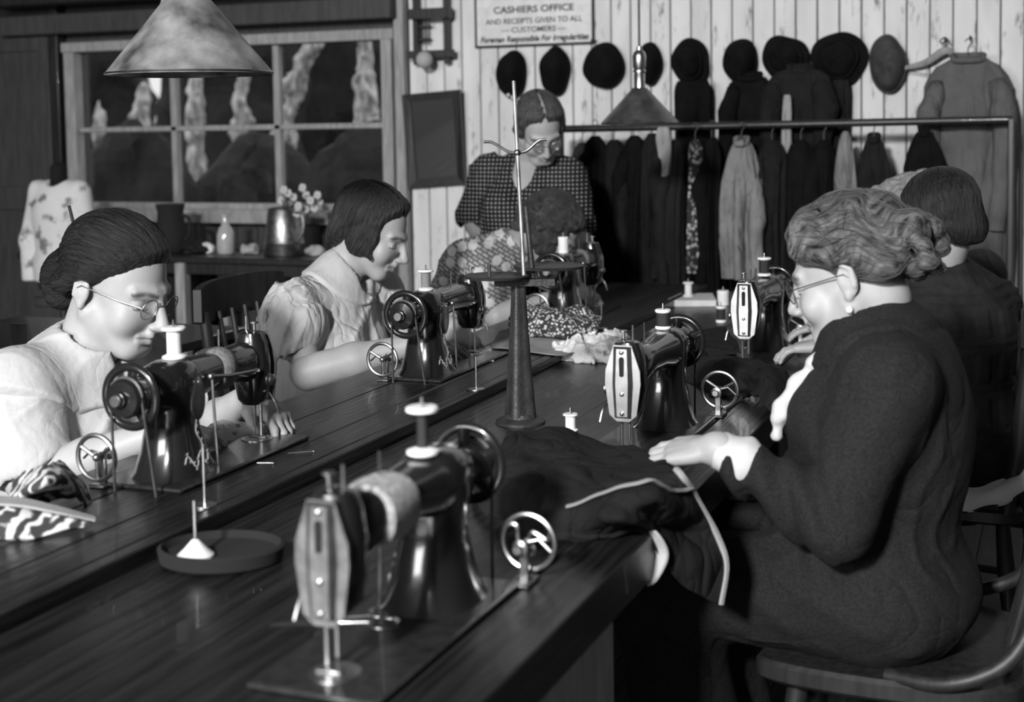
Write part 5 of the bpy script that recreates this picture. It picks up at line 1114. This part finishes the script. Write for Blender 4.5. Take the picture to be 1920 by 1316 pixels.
p = onb(424, 474); t = thing('glass_bottle', 'clear glass bottle with narrow neck on the window bench', 'bottle', p); MB().lathe([(.036, 0), (.040, .006), (.040, .085), (.030, .112), (.017, .128), (.016, .165), (.021, .168), (.021, .178), (.014, .178)], n=20).build('glass', 'bottle_glass', t); MB().lathe([(.036, .012), (.036, .055)], n=16).build('contents', 'dull_steel', t)
p = onb(534, 476); t = thing('metal_pitcher', 'tall tapered metal pitcher on the window bench holding flowers', 'pitcher', p); MB().lathe([(.088, 0), (.092, .006), (.089, .05), (.091, .053), (.088, .058), (.068, .20), (.070, .205), (.066, .21), (.063, .205)], n=32).build('body', 'dull_steel', t); MB().tube(spline([V(.07, -.03, .19), V(.115, -.04, .18), V(.12, -.04, .11), V(.085, -.035, .06)], 14), .006, 8).build('handle', 'dull_steel', t)
fr = random.Random(5); k_ = 0
for (u, v) in ((541, 362), (551, 370), (545, 384), (528, 376), (568, 352), (575, 366), (583, 376), (596, 366), (600, 378), (590, 390), (574, 392), (560, 386), (533, 356), (558, 400)):
    q = ony(u, v, YBn - .05 + fr.uniform(-.04, .04)); r = thing('flower', ['white flower', 'pale flower'][k_ % 2] + ' in the metal pitcher, part of the loose bunch', 'flower', p + V(0, 0, .2), 0, 'flowers in the metal pitcher'); r['label'] = 'white flower in the loose bunch in the metal pitcher'
    d = q - (p + V(0, 0, .2)); MB().tube(spline([V(0, 0, -.02), d * .5 + V(0, 0, .02), d], 6), .0016, 5).build('stem', 'foliage_dark', r); m_ = MB()
    for i in range(7): an = i * .9; m_.ball(d + V(.011 * math.cos(an), -.006 + .004 * (i % 2), .011 * math.sin(an)), .0085, 8, 5, (1, .6, 1))
    m_.build('petals', 'white_cloth', r); k_ += 1
p = onb(322, 474); t = thing('dark_jug', 'dark rounded jug on the cabinet under the window', 'jug', (p[0], p[1], zb_ + .002)); MB().lathe([(.055, 0), (.07, .02), (.074, .08), (.062, .13), (.058, .18), (.066, .215), (.06, .218)], n=28).build('body', 'black_void', t); MB().tube(spline([V(.06, 0, .17), V(.1, 0, .15), V(.095, 0, .08), V(.066, 0, .05)], 12), .008, 8).build('handle', 'black_void', t)
p = onb(366, 458); t = thing('flat_cap', 'dark crumpled cap beside the jug under the window', 'cap', (p[0], p[1], zb_)); f = Field((-.1, -.08, -.01), (.1, .08, .09), .006); f.ell((0, 0, .03), (.075, .055, .03), .01); f.ell((.05, -.02, .015), (.04, .04, .012), .02); f.disp(seed_noise(7, 30, .008), .03); f.cut((0, 0, -1), 0); v, q = f.mesh(); link_mesh('body', v, q, 'dark_wool', t); MB().lathe([(.008, 0), (.008, .006)], (0, 0, .062), n=10).build('button', 'dark_wool', t)
for i, (u, lab) in enumerate(((388, 'small crumpled paper between the cap and the bottle'), (468, 'small crumpled paper between the bottle and the pitcher'), (590, 'small crumpled paper right of the metal pitcher'))):
    f = Field((-.06, -.05, -.01), (.06, .05, .07), .005); f.ell((0, 0, .02), (.042, .034, .024), .01); f.disp(lambda X, Y, Z: .012 * vnoise(X, Y, Z, 45, i * 3 + 1), .03); f.cut((0, 0, -1), 0); v, q = f.mesh(); o = link_mesh('crumpled_paper', v, q, 'brown_paper' if i else 'paper', smooth=False); p = onb(u, 466); o.location = (p[0], p[1], zb_); tag(o, lab, 'paper')
# dress form with white blouse
yF = 4.92; c = lambda u, v: ony(u, v, yF); zf = c(115, 510)[2]; x0 = c(113, 400)[0]
t = thing('dress_form', 'dress form wearing a white embroidered blouse by the window', 'dress form', (x0, yF, .012))
m = mat('embroidered', .55, .85, bump=.3, bscale=60); N, L, b = nodes(m); tc = N.new('ShaderNodeTexCoord'); no = N.new('ShaderNodeTexNoise'); no.inputs['Scale'].default_value = 14; no.inputs['Detail'].default_value = 4; L.new(tc.outputs['Object'], no.inputs[0]); cr = N.new('ShaderNodeValToRGB'); cr.color_ramp.elements[0].position = .36; cr.color_ramp.elements[0].color = g3(.16); cr.color_ramp.elements[1].position = .44; cr.color_ramp.elements[1].color = g3(.56); L.new(no.outputs[0], cr.inputs[0]); L.new(cr.outputs[0], b.inputs['Base Color'])
f = Field((-.26, -.18, .6), (.26, .18, 1.32), .007); zs = c(115, 345)[2] - .012
f.rc((-.10, 0, zs - .03), (.10, 0, zs - .03), .04, .04, .05); f.ell((0, 0, zs - .14), (.14, .095, .16), .05); f.ell((0, 0, zs - .38), (.135, .10, .22), .06); f.rc((-.115, 0, zs - .03), (-.16, -.02, zs - .25), .042, .042, .03); f.rc((-.16, -.02, zs - .25), (-.15, -.03, zs - .46), .042, .035, .02); f.rc((.115, 0, zs - .03), (.15, 0, zs - .25), .042, .042, .03); f.disp(folds(.007, 30, (0, 0, 1), 5), .03); f.cut((0, 0, -1), -(zf - .05)); f.ell((0, -.03, zs + .05), (.055, .08, .06), .01, 'sub'); v, q = f.mesh(); link_mesh('blouse', v, q, 'embroidered', t)
f = Field((-.07, -.07, zs - .1), (.07, .07, 1.36), .006); f.rc((0, 0, zs - .05), (0, 0, zs + .05), .045, .036, .02); f.ell((0, 0, zs + .075), (.03, .03, .022), .02); v, q = f.mesh(); link_mesh('neck', v, q, 'dark_wool', t); MB().cyl((0, 0, 0), (0, 0, zf), .016, n=12).build('pole', 'dark_wood', t); MB().lathe([(.16, 0), (.16, .02), (.03, .05), (.02, .08)], n=24).build('base', 'dark_wood', t)
# side table at the left edge with folded lace
p = ony(70, 512, 3.6); t = thing('side_table', 'dark side table at the left edge behind the spectacled woman', 'table', (-2.85, 3.4, .012)); zt_ = .74
MB().box((0, 0, zt_ - .03), (.9, .6, .03), bev=.004).build('top', 'dark_wood', t); MB().box((0, -.28, zt_ - .10), (.84, .02, .11), bev=.003).build('apron', 'dark_wood', t)
for x in (-.4, .4):
    for y in (-.26, .26): MB().box((x, y, .355), (.05, .05, .69), bev=.004).build('leg', 'dark_wood', t)
for i, (x, y, lab, m_) in enumerate(((-3.12, 3.3, 'folded white lace on the side table at the left edge', 'white_cloth'),)):
    f = Field((-.13, -.1, -.01), (.13, .1, .06), .006); f.ell((0, 0, .015), (.1, .075, .02), .01); f.disp(seed_noise(3, 35, .008), .03); f.cut((0, 0, -1), 0); v, q = f.mesh(); o = link_mesh('folded_lace', v, q, m_); o.location = (x, y, zt_ - .003); tag(o, lab, 'lace')
# ------------------------------------------------------------------ on the sewing tables
# iron thread stand
ps = onz(976, 792, ZR); t = thing('thread_stand', 'tall black iron thread stand with two trays between the tables', 'thread stand', ps); B = MB; zt_ = .308
B().lathe([(.052, 0), (.052, .005), (.046, .009), (.034, .012), (.03, .02)], n=28).build('base', 'cast_iron', t)
cs = []
for z, r in ((.012, .031), (.05, .028), (.12, .023), (.2, .018), (.27, .0145), (.295, .014)): cs.append([V(r * (1 + .13 * math.cos(4 * q)) * math.cos(q), r * (1 + .13 * math.cos(4 * q)) * math.sin(q), z) for q in np.linspace(0, 2 * math.pi, 33)[:-1]])
B().loft(cs).build('column', 'cast_iron', t)
rr = np.array([_r[0], _r[1], 0.0]); rr /= np.linalg.norm(rr); bk = np.array([-rr[1], rr[0], 0])
B().prism([(-.05, -.016), (.075, -.016), (.075, .016), (-.05, .016)], V(0, 0, .295), rr, bk, .014).build('bracket', 'cast_iron', t)
for c_, r_, z_ in ((rr * -.045 - bk * .01, .066, .306), (rr * .065 + bk * .06, .074, .318)): B().lathe([(r_, 0), (r_ + .002, .004), (r_ - .002, .006), (r_ - .012, .003), (.01, .003)], V(*c_[:2], z_), n=36).build('tray', 'cast_iron', t)
tp = ond(963, 152, 2.93) - ps; B().tube([V(.012 * rr[0], .012 * rr[1], .30), tp], .0042, 10).build('rod', 'galvanised', t)
q0 = V(.012 * rr[0], .012 * rr[1], .30); jn = q0 + (tp - q0) * .635
B().tube(spline([jn + rr * -.070 + V(0, 0, .024), jn + rr * -.052 + V(0, 0, .022), jn + rr * -.02 + V(0, 0, .003), jn, jn + rr * .02 + V(0, 0, .004), jn + rr * .045 + V(0, 0, .024), jn + rr * .062 + V(0, 0, .026)], 30), .0032, 8).build('thread_guide_arm', 'dull_steel', t); B().ball(jn, .008, 10, 6).build('collar', 'dull_steel', t)
B().tube([rr * .03 + bk * .03 + V(0, 0, .31), rr * .018 + bk * .03 + V(0, 0, .45)], [.0065, .005], 10).build('spindle', 'cast_iron', t); B().cyl(rr * -.06 - bk * .02 + V(0, 0, .31), rr * -.06 - bk * .02 + V(0, 0, .335), .004, n=8).build('peg', 'cast_iron', t)
# spools
def spool(label, loc, h, rf, rc_, m, waist=None, fl='spool_white'):
    t = thing('thread_spool', label, 'spool', loc, 0, 'thread spools in the workroom'); B = MB
    e = h * .16; B().lathe([(rf * .9, 0), (rf, .002), (rf, e * .55), (rc_ * 1.02, e)], n=24).build('lower_flange', fl, t); B().lathe([(rc_ * 1.02, h - e), (rf, h - e * .55), (rf, h - .002), (rf * .9, h)], n=24).build('upper_flange', fl, t)
    w_ = waist or rc_; B().lathe([(rc_, e * .9), (w_, h * .35), (w_, h * .65), (rc_, h - e * .9)], n=24).build('thread', m, t); B().cyl((0, 0, h - .003), (0, 0, h + .012), .002, n=6).build('pin', 'dull_steel', t); return t
spool('white spool on top of the machine of the spectacled front-left woman', (XLm, 1.985, ZT + .2035), .056, .021, .0125, 'thread_white')
spool('pale spool on the machine of the woman in puff sleeves', (XLm, 2.995, ZT + .2035), .050, .019, .0115, 'thread_grey')
spool('white full spool on the machine of the bent woman', (XLm, 3.97, ZT + .2035), .050, .0165, .0155, 'thread_white')
spool('big spool with white flanges and dark waist on the nearest machine', (XRm + .0, 1.575, ZR + .2035), .062, .021, .008, 'thread_black', .0075)
spool('black spool with white flanges on the nickel-plated middle machine', (XRm, 2.70, ZR + .2035), .040, .0165, .0145, 'thread_black')
spool('black spool with pale top on the farther right machine', (XRm, 3.70, ZR + .2035), .050, .019, .014, 'thread_black')
spool('small white spool standing on the table beside the thread stand', onz(1070, 808, ZR), .036, .0155, .0105, 'thread_white')
wbx = onz(1296, 568, ZR); o = MB().box((0, 0, .011), (.16, .20, .022), bev=.002).build('white_carton', 'paper'); o.location = wbx; o.rotation_euler = (0, 0, .3); tag(o, 'flat white carton on the far end of the right table', 'carton')
spool('white spool standing on the flat white carton', wbx + V(-.01, 0, .022), .05, .019, .012, 'thread_white')
spool('white spool left of the farther nickel-plated machine', onz(1356, 572, ZR), .05, .02, .0195, 'thread_white')
spool('black spool with pale flanges left of the farther nickel-plated machine', onz(1352, 604, ZR), .05, .0165, .013, 'thread_black')
# spool pins on round feet
for u, v, z, h_, lab in ((384, 948, ZT, .095, 'upright spool pin on a round foot by the front-left machine'), (893, 730, ZT, .075, 'upright spool pin on a round foot by the second left machine'), (1128, 616, ZT, .07, 'upright spool pin on a round foot by the bent woman\'s machine')):
    t = thing('spool_pin', lab, 'spool pin', onz(u, v, z)); MB().lathe([(.019, 0), (.019, .002), (.004, .004)], n=20).build('foot', 'nickel', t); MB().cyl((0, 0, .002), (0, 0, h_), .0022, n=8).build('pin', 'nickel', t)
# oval tray with cone and pin
pt_ = V(-1.132, 1.662, ZR); t = thing('oval_tray', 'black oval wooden tray on the front of the right table', 'tray', pt_, .35); cs = []
MB().lathe([(.074, 0), (.082, .004), (.085, .022), (.08, .025), (.076, .014), (.01, .010)], n=40, sx=1.08, sy=.86).build('dish', 'black_void', t)
pc = V(-1.158, 1.636, ZR); t = thing('cone_pin', 'whitish cone foot with upright pin standing in the oval tray', 'spool pin', (pc[0], pc[1], ZR + .0105)); MB().lathe([(.026, 0), (.026, .004), (.017, .012), (.008, .022), (.004, .026)], n=24).build('cone', 'spool_white', t); MB().cyl((0, 0, .024), (0, 0, .082), .0026, n=8).build('pin', 'nickel', t)
# scissors by the nearest machine
a = onz(505, 1172, ZR + .006); b_ = onz(728, 1160, ZR + .006); t = thing('scissors', 'steel scissors lying beneath the head of the nearest machine', 'scissors', a * .5 + b_ * .5); d = (b_ - a); ln = np.linalg.norm(d); d /= ln; nn = V(-d[1], d[0], 0); m0 = -d * ln * .1
for s_ in (-1, 1):
    bl = MB(); e = -d * ln * .5 + nn * .004 * s_; bl.tube([m0 + d * .01 + nn * .001 * s_, m0 - d * .04, e], [.007, .006, .001], 8, flat=.3); bl.tube(spline([m0, m0 + d * .03 - nn * s_ * .008, d * ln * .36 - nn * s_ * .012], 8), .0042, 8); bl.ring(d * ln * .47 - nn * s_ * .020, .018, .0042, (0, 0, 1), 24, 8); bl.build('blade', 'nickel', t)
MB().lathe([(.005, 0), (.005, .008)], m0 - V(0, 0, .002), n=10).build('pivot', 'dull_steel', t)
# loose pins and thread ends
for i, (u0, v0, u1, v1) in enumerate(((438, 852, 470, 846), (482, 868, 512, 868), (540, 850, 588, 846), (420, 848, 448, 842))):
    a = onz(u0, v0, ZT + .002); b_ = onz(u1, v1, ZT + .002); t = thing('loose_pin', ['steel pin lying nearest the fist of the spectacled front-left woman', 'steel pin alone in mid-table right of the front-left machine', 'long steel pin lying farthest right on the left table', 'steel pin beside the printed white cloth'][i], 'pin', a, 0, 'loose pins on the left table'); MB().cyl((0, 0, 0), b_ - a, .0012, n=6).build('shaft', 'nickel', t); MB().ball(b_ - a, .0022, 8, 5).build('head', 'nickel', t)
# cloths --------------------------------------------------------------
def rag(name, label, cat, ctrl, n, m_, mat_, th=.004, amp=0.0, fr=14, sd=0):
    G = patch(ctrl, n, m_); 
    if amp: G[:, :, 2] += amp * vnoise(G[:, :, 0], G[:, :, 1], G[:, :, 2] * 0 + sd * .37, fr, sd) + amp * .5 * vnoise(G[:, :, 0], G[:, :, 1], G[:, :, 2] * 0, fr * 2.3, sd + 4)
    o_ = G.reshape(-1, 3).mean(0); o_[2] = G[:, :, 2].min(); mb_ = MB(); mb_.sheet(G, th); o = mb_.build(name, mat_, None, angle=80, off=o_); o.location = o_; tag(o, label, cat); return o
def T(u, v, z): return onz(u, v, z)
m = mat('printed_white', .6, .85, bump=.3, bscale=60); N, L, b = nodes(m); tc = N.new('ShaderNodeTexCoord'); no = N.new('ShaderNodeTexNoise'); no.inputs['Scale'].default_value = 75; no.inputs['Detail'].default_value = 3; L.new(tc.outputs['Object'], no.inputs[0]); cr = N.new('ShaderNodeValToRGB'); cr.color_ramp.elements[0].position = .36; cr.color_ramp.elements[0].color = g3(.22); cr.color_ramp.elements[1].position = .41; cr.color_ramp.elements[1].color = g3(.7); L.new(no.outputs[0], cr.inputs[0]); L.new(cr.outputs[0], b.inputs['Base Color'])
m = mat('bold_print', .5, .85); N, L, b = nodes(m); tc = N.new('ShaderNodeTexCoord'); no = N.new('ShaderNodeTexWave'); no.inputs['Scale'].default_value = 12; no.inputs['Distortion'].default_value = 9; no.inputs['Detail Scale'].default_value = 2.2; L.new(tc.outputs['Object'], no.inputs[0]); cr = N.new('ShaderNodeValToRGB'); cr.color_ramp.interpolation = 'CONSTANT'; cr.color_ramp.elements[0].color = g3(.03); cr.color_ramp.elements[1].position = .38; cr.color_ramp.elements[1].color = g3(.2); e = cr.color_ramp.elements.new(.62); e.color = g3(.6); L.new(no.outputs[0], cr.inputs[0]); L.new(cr.outputs[0], b.inputs['Base Color'])
m = mat('seed_print', .3, .85); N, L, b = nodes(m); tc = N.new('ShaderNodeTexCoord'); vo = N.new('ShaderNodeTexVoronoi'); vo.inputs['Scale'].default_value = 110; L.new(tc.outputs['Object'], vo.inputs['Vector']); cr = N.new('ShaderNodeValToRGB'); cr.color_ramp.elements[0].color = g3(.62); cr.color_ramp.elements[0].position = .3; cr.color_ramp.elements[1].color = g3(.03); cr.color_ramp.elements[1].position = .5; L.new(vo.outputs['Distance'], cr.inputs[0]); L.new(cr.outputs[0], b.inputs['Base Color'])
rag('printed_cloth', 'white printed cloth under the needle of the front-left machine', 'cloth', [[T(372, 800, .80), T(420, 792, .785), T(470, 790, .775), T(500, 800, .77)], [T(375, 825, .785), T(425, 815, .775), T(470, 810, .77), T(502, 808, .769)], [T(382, 858, .764), T(425, 838, .764), T(470, 820, .765), T(503, 814, .766)]], 14, 20, 'printed_white', .003, .006, 30)
rag('pattern_cloth', 'boldly patterned cloth heaped at the left end of the left table', 'cloth', [[T(30, 905, .80), T(70, 878, .83), T(105, 862, .82), T(128, 880, .79)], [T(18, 930, .80), T(70, 912, .83), T(120, 905, .82), T(160, 915, .775)], [T(14, 948, .775), T(70, 945, .78), T(130, 940, .78), T(172, 935, .766)]], 22, 28, 'bold_print', .005, .012, 22, 2)
rag('pattern_cloth', 'patterned cloth with pale stitched border lying over the near left table edge', 'cloth', [[T(-30, 935, .80), T(40, 940, .80), T(110, 955, .79), T(176, 972, .772)], [T(-40, 965, .795), T(40, 970, .79), T(110, 975, .78), T(172, 980, .768)], [T(-45, 1015, .766), T(30, 1010, .766), T(90, 1000, .766), T(160, 985, .766)]], 18, 28, 'bold_print', .006, .006, 20, 3)
rag('cloth_hem', 'pale stitched hem strip edging the near patterned cloth', 'cloth strip', [[T(-30, 930, .806), T(40, 935, .806), T(110, 951, .796), T(178, 970, .777)], [T(-34, 944, .806), T(40, 949, .804), T(110, 962, .793), T(178, 976, .775)]], 5, 30, 'braid', .004)
hm = bpy.data.objects['cloth_hem']; pc_ = bpy.data.objects['pattern_cloth.001']; hm.parent = pc_; hm.location = hm.location - pc_.location; del hm['category']; hm['label'] = 'pale stitched hem'
rag('paper_slip', 'pale paper pattern piece under the needle of the second left machine', 'paper', [[T(836, 668, .768), T(880, 657, .768), T(920, 651, .768)], [T(806, 677, .7625), T(870, 676, .7625), T(926, 677, .7625)]], 5, 8, 'paper', .001)
rag('brown_paper', 'open sheet of brown paper on the far left table under printed cloth', 'paper', [[T(935, 622, .775), T(990, 606, .785), T(1060, 604, .80), T(1082, 606, .80)], [T(925, 640, .770), T(990, 636, .766), T(1060, 634, .768), T(1105, 630, .775)], [T(918, 652, .7635), T(985, 660, .7635), T(1050, 666, .7635), T(1112, 655, .7635)]], 12, 20, 'brown_paper', .0015, .004, 18)
f = Field((-.17, -.16, -.015), (.17, .16, .13), .006); f.ell((0, 0, .02), (.12, .11, .055), .03); f.ell((.08, .06, .02), (.05, .05, .03), .03); f.disp(lambda X, Y, Z: .018 * vnoise(X, Y, Z, 16, 2) + .008 * vnoise(X, Y, Z, 38, 3), .05); f.cut((0, 0, -1), 0); v, q = f.mesh(); p = T(1035, 625, ZT + .01); o = link_mesh('seed_print_cloth', v, q, 'seed_print'); o.location = (p[0], p[1], ZT + .012); tag(o, 'heap of small-patterned dark and white cloth on the brown paper', 'cloth')
f = Field((-.17, -.15, -.015), (.17, .15, .12), .0055); f.ell((0, 0, .012), (.10, .085, .05), .03); f.ell((.06, .02, .01), (.07, .06, .035), .03); f.disp(lambda X, Y, Z: .016 * vnoise(X, Y, Z, 26, 12) + .012 * vnoise(X, Y, Z, 55, 13) + .006 * vnoise(X, Y, Z, 100, 14), .05); f.cut((0, 0, -1), 0); v, q = f.mesh(); p = T(1112, 672, ZR); mat('lace_white', .78, .9, bump=1.0, bscale=160); o = link_mesh('lace_heap', v, q, 'lace_white'); o.location = (p[0], p[1], ZR); tag(o, 'crumpled heap of white lace beside the thread stand', 'lace')
# big dark garment being sewn: spread on the table, over its edge and down to the lap
D_ = ond
big = [[T(880, 905, .75), T(925, 850, .80), T(985, 812, .80), T(1090, 815, .775), T(1190, 845, .765)],
       [T(895, 935, .755), T(960, 895, .81), T(1040, 860, .81), T(1140, 865, .80), T(1240, 868, .80)],
       [T(915, 962, .755), T(1000, 935, .79), T(1090, 905, .81), T(1190, 895, .815), T(1275, 890, .815)],
       [T(965, 985, .748), T(1060, 965, .775), T(1140, 945, .80), T(1230, 935, .81), T(1310, 950, D_(1310, 950, 2.18)[2])],
       [T(1000, 1000, .742), T(1090, 985, .76), T(1175, 975, .785), D_(1260, 985, 2.16), D_(1345, 1010, 2.2)],
       [T(1030, 1004, .741), T(1120, 998, .75), D_(1205, 990, 2.12), D_(1285, 1040, 2.14), D_(1362, 1065, 2.2)],
       [T(1060, 1008, .741), T(1150, 1000, .748), D_(1218, 1005, 2.10), D_(1285, 1100, 2.15), D_(1352, 1142, 2.2)]]
rag('dark_garment', 'large dark woollen garment being sewn across the table by the older woman', 'garment', big, 60, 70, 'dark_wool', .006, .014, 13, 4)
G = patch(big, 60, 70); G[:, :, 2] += .014 * vnoise(G[:, :, 0], G[:, :, 1], G[:, :, 2] * 0 + 4 * .37, 13, 4) + .007 * vnoise(G[:, :, 0], G[:, :, 1], G[:, :, 2] * 0, 13 * 2.3, 8)
# braid along its edge and down its seam
ed = [G[i, 69] + V(0, -.004, .006) for i in range(18, 60)]; t = MB().tube(ed, .0055, 6).build('braid_trim', 'braid', bpy.data.objects['dark_garment'], off=bpy.data.objects['dark_garment'].location)
sm = [G[26, j] + V(0, 0, .008) for j in range(22, 69)]; MB().tube(sm, .008, 6, flat=.4).build('braid_trim', 'braid', bpy.data.objects['dark_garment'], off=bpy.data.objects['dark_garment'].location)
rag('lining_corner', 'white lining corner hanging from the dark garment at the table edge', 'lining', [[D_(1198, 982, 2.09), D_(1232, 1000, 2.09), D_(1252, 1040, 2.10), D_(1232, 1085, 2.10), D_(1214, 1098, 2.10)], [D_(1205, 978, 2.10), D_(1222, 1010, 2.11), D_(1232, 1042, 2.12), D_(1218, 1075, 2.12), D_(1210, 1090, 2.11)]], 6, 24, 'white_cloth', .004)
hm = bpy.data.objects['lining_corner']; pc_ = bpy.data.objects['dark_garment']; hm.parent = pc_; hm.location = hm.location - pc_.location; del hm['category']; hm['label'] = 'white lining corner'
rag('dark_fold', 'dark folded cloth on the table between the two right machines', 'cloth', [[T(1250, 690, .75), T(1330, 668, .775), T(1400, 672, .79), T(1470, 700, .78)], [T(1300, 715, .745), T(1370, 690, .79), T(1430, 700, .80), T(1500, 735, D_(1500, 735, 3.1)[2])], [T(1330, 730, .745), T(1400, 715, .77), T(1450, 735, .79), D_(1490, 790, 2.95)], [T(1330, 740, .742), T(1395, 742, .75), T(1440, 760, .765), D_(1465, 815, 2.85)]], 30, 34, 'dark_wool', .006, .014, 13, 6)
rag('dark_cloth', 'dark cloth lying flat before the farther nickel-plated machine', 'cloth', [[T(1200, 645, .742), T(1290, 620, .75), T(1360, 615, .75)], [T(1215, 665, .742), T(1300, 650, .765), T(1380, 640, .76)], [T(1230, 680, .742), T(1310, 668, .75), T(1390, 665, .75)]], 16, 24, 'dark_wool', .004, .008, 14, 7)
wood('pale_wood', .42, .6, (20, 20, 3), .25)
# open drawer under the front of the right table
pd = ond(1085, 1235, 2.2); t = thing('table_drawer', 'pale wooden drawer box hanging open under the right table front', 'drawer', (-.745, 1.73, 0)); zz = .50
for c, d_ in (((0, .16, zz + .06), (.24, .014, .13)), ((0, -.16, zz + .06), (.24, .014, .13)), ((-.12, 0, zz + .06), (.014, .33, .13)), ((.12, 0, zz + .06), (.016, .34, .14))): MB().box(c, d_, bev=.002).build('side', 'pale_wood', t)
MB().box((0, 0, zz + .003), (.24, .32, .008)).build('bottom', 'grey_trim', t)
for x in (-.115, .115): MB().box((x, 0, zz + .146), (.012, .34, .042), bev=.002).build('runner', 'dark_wood', t)
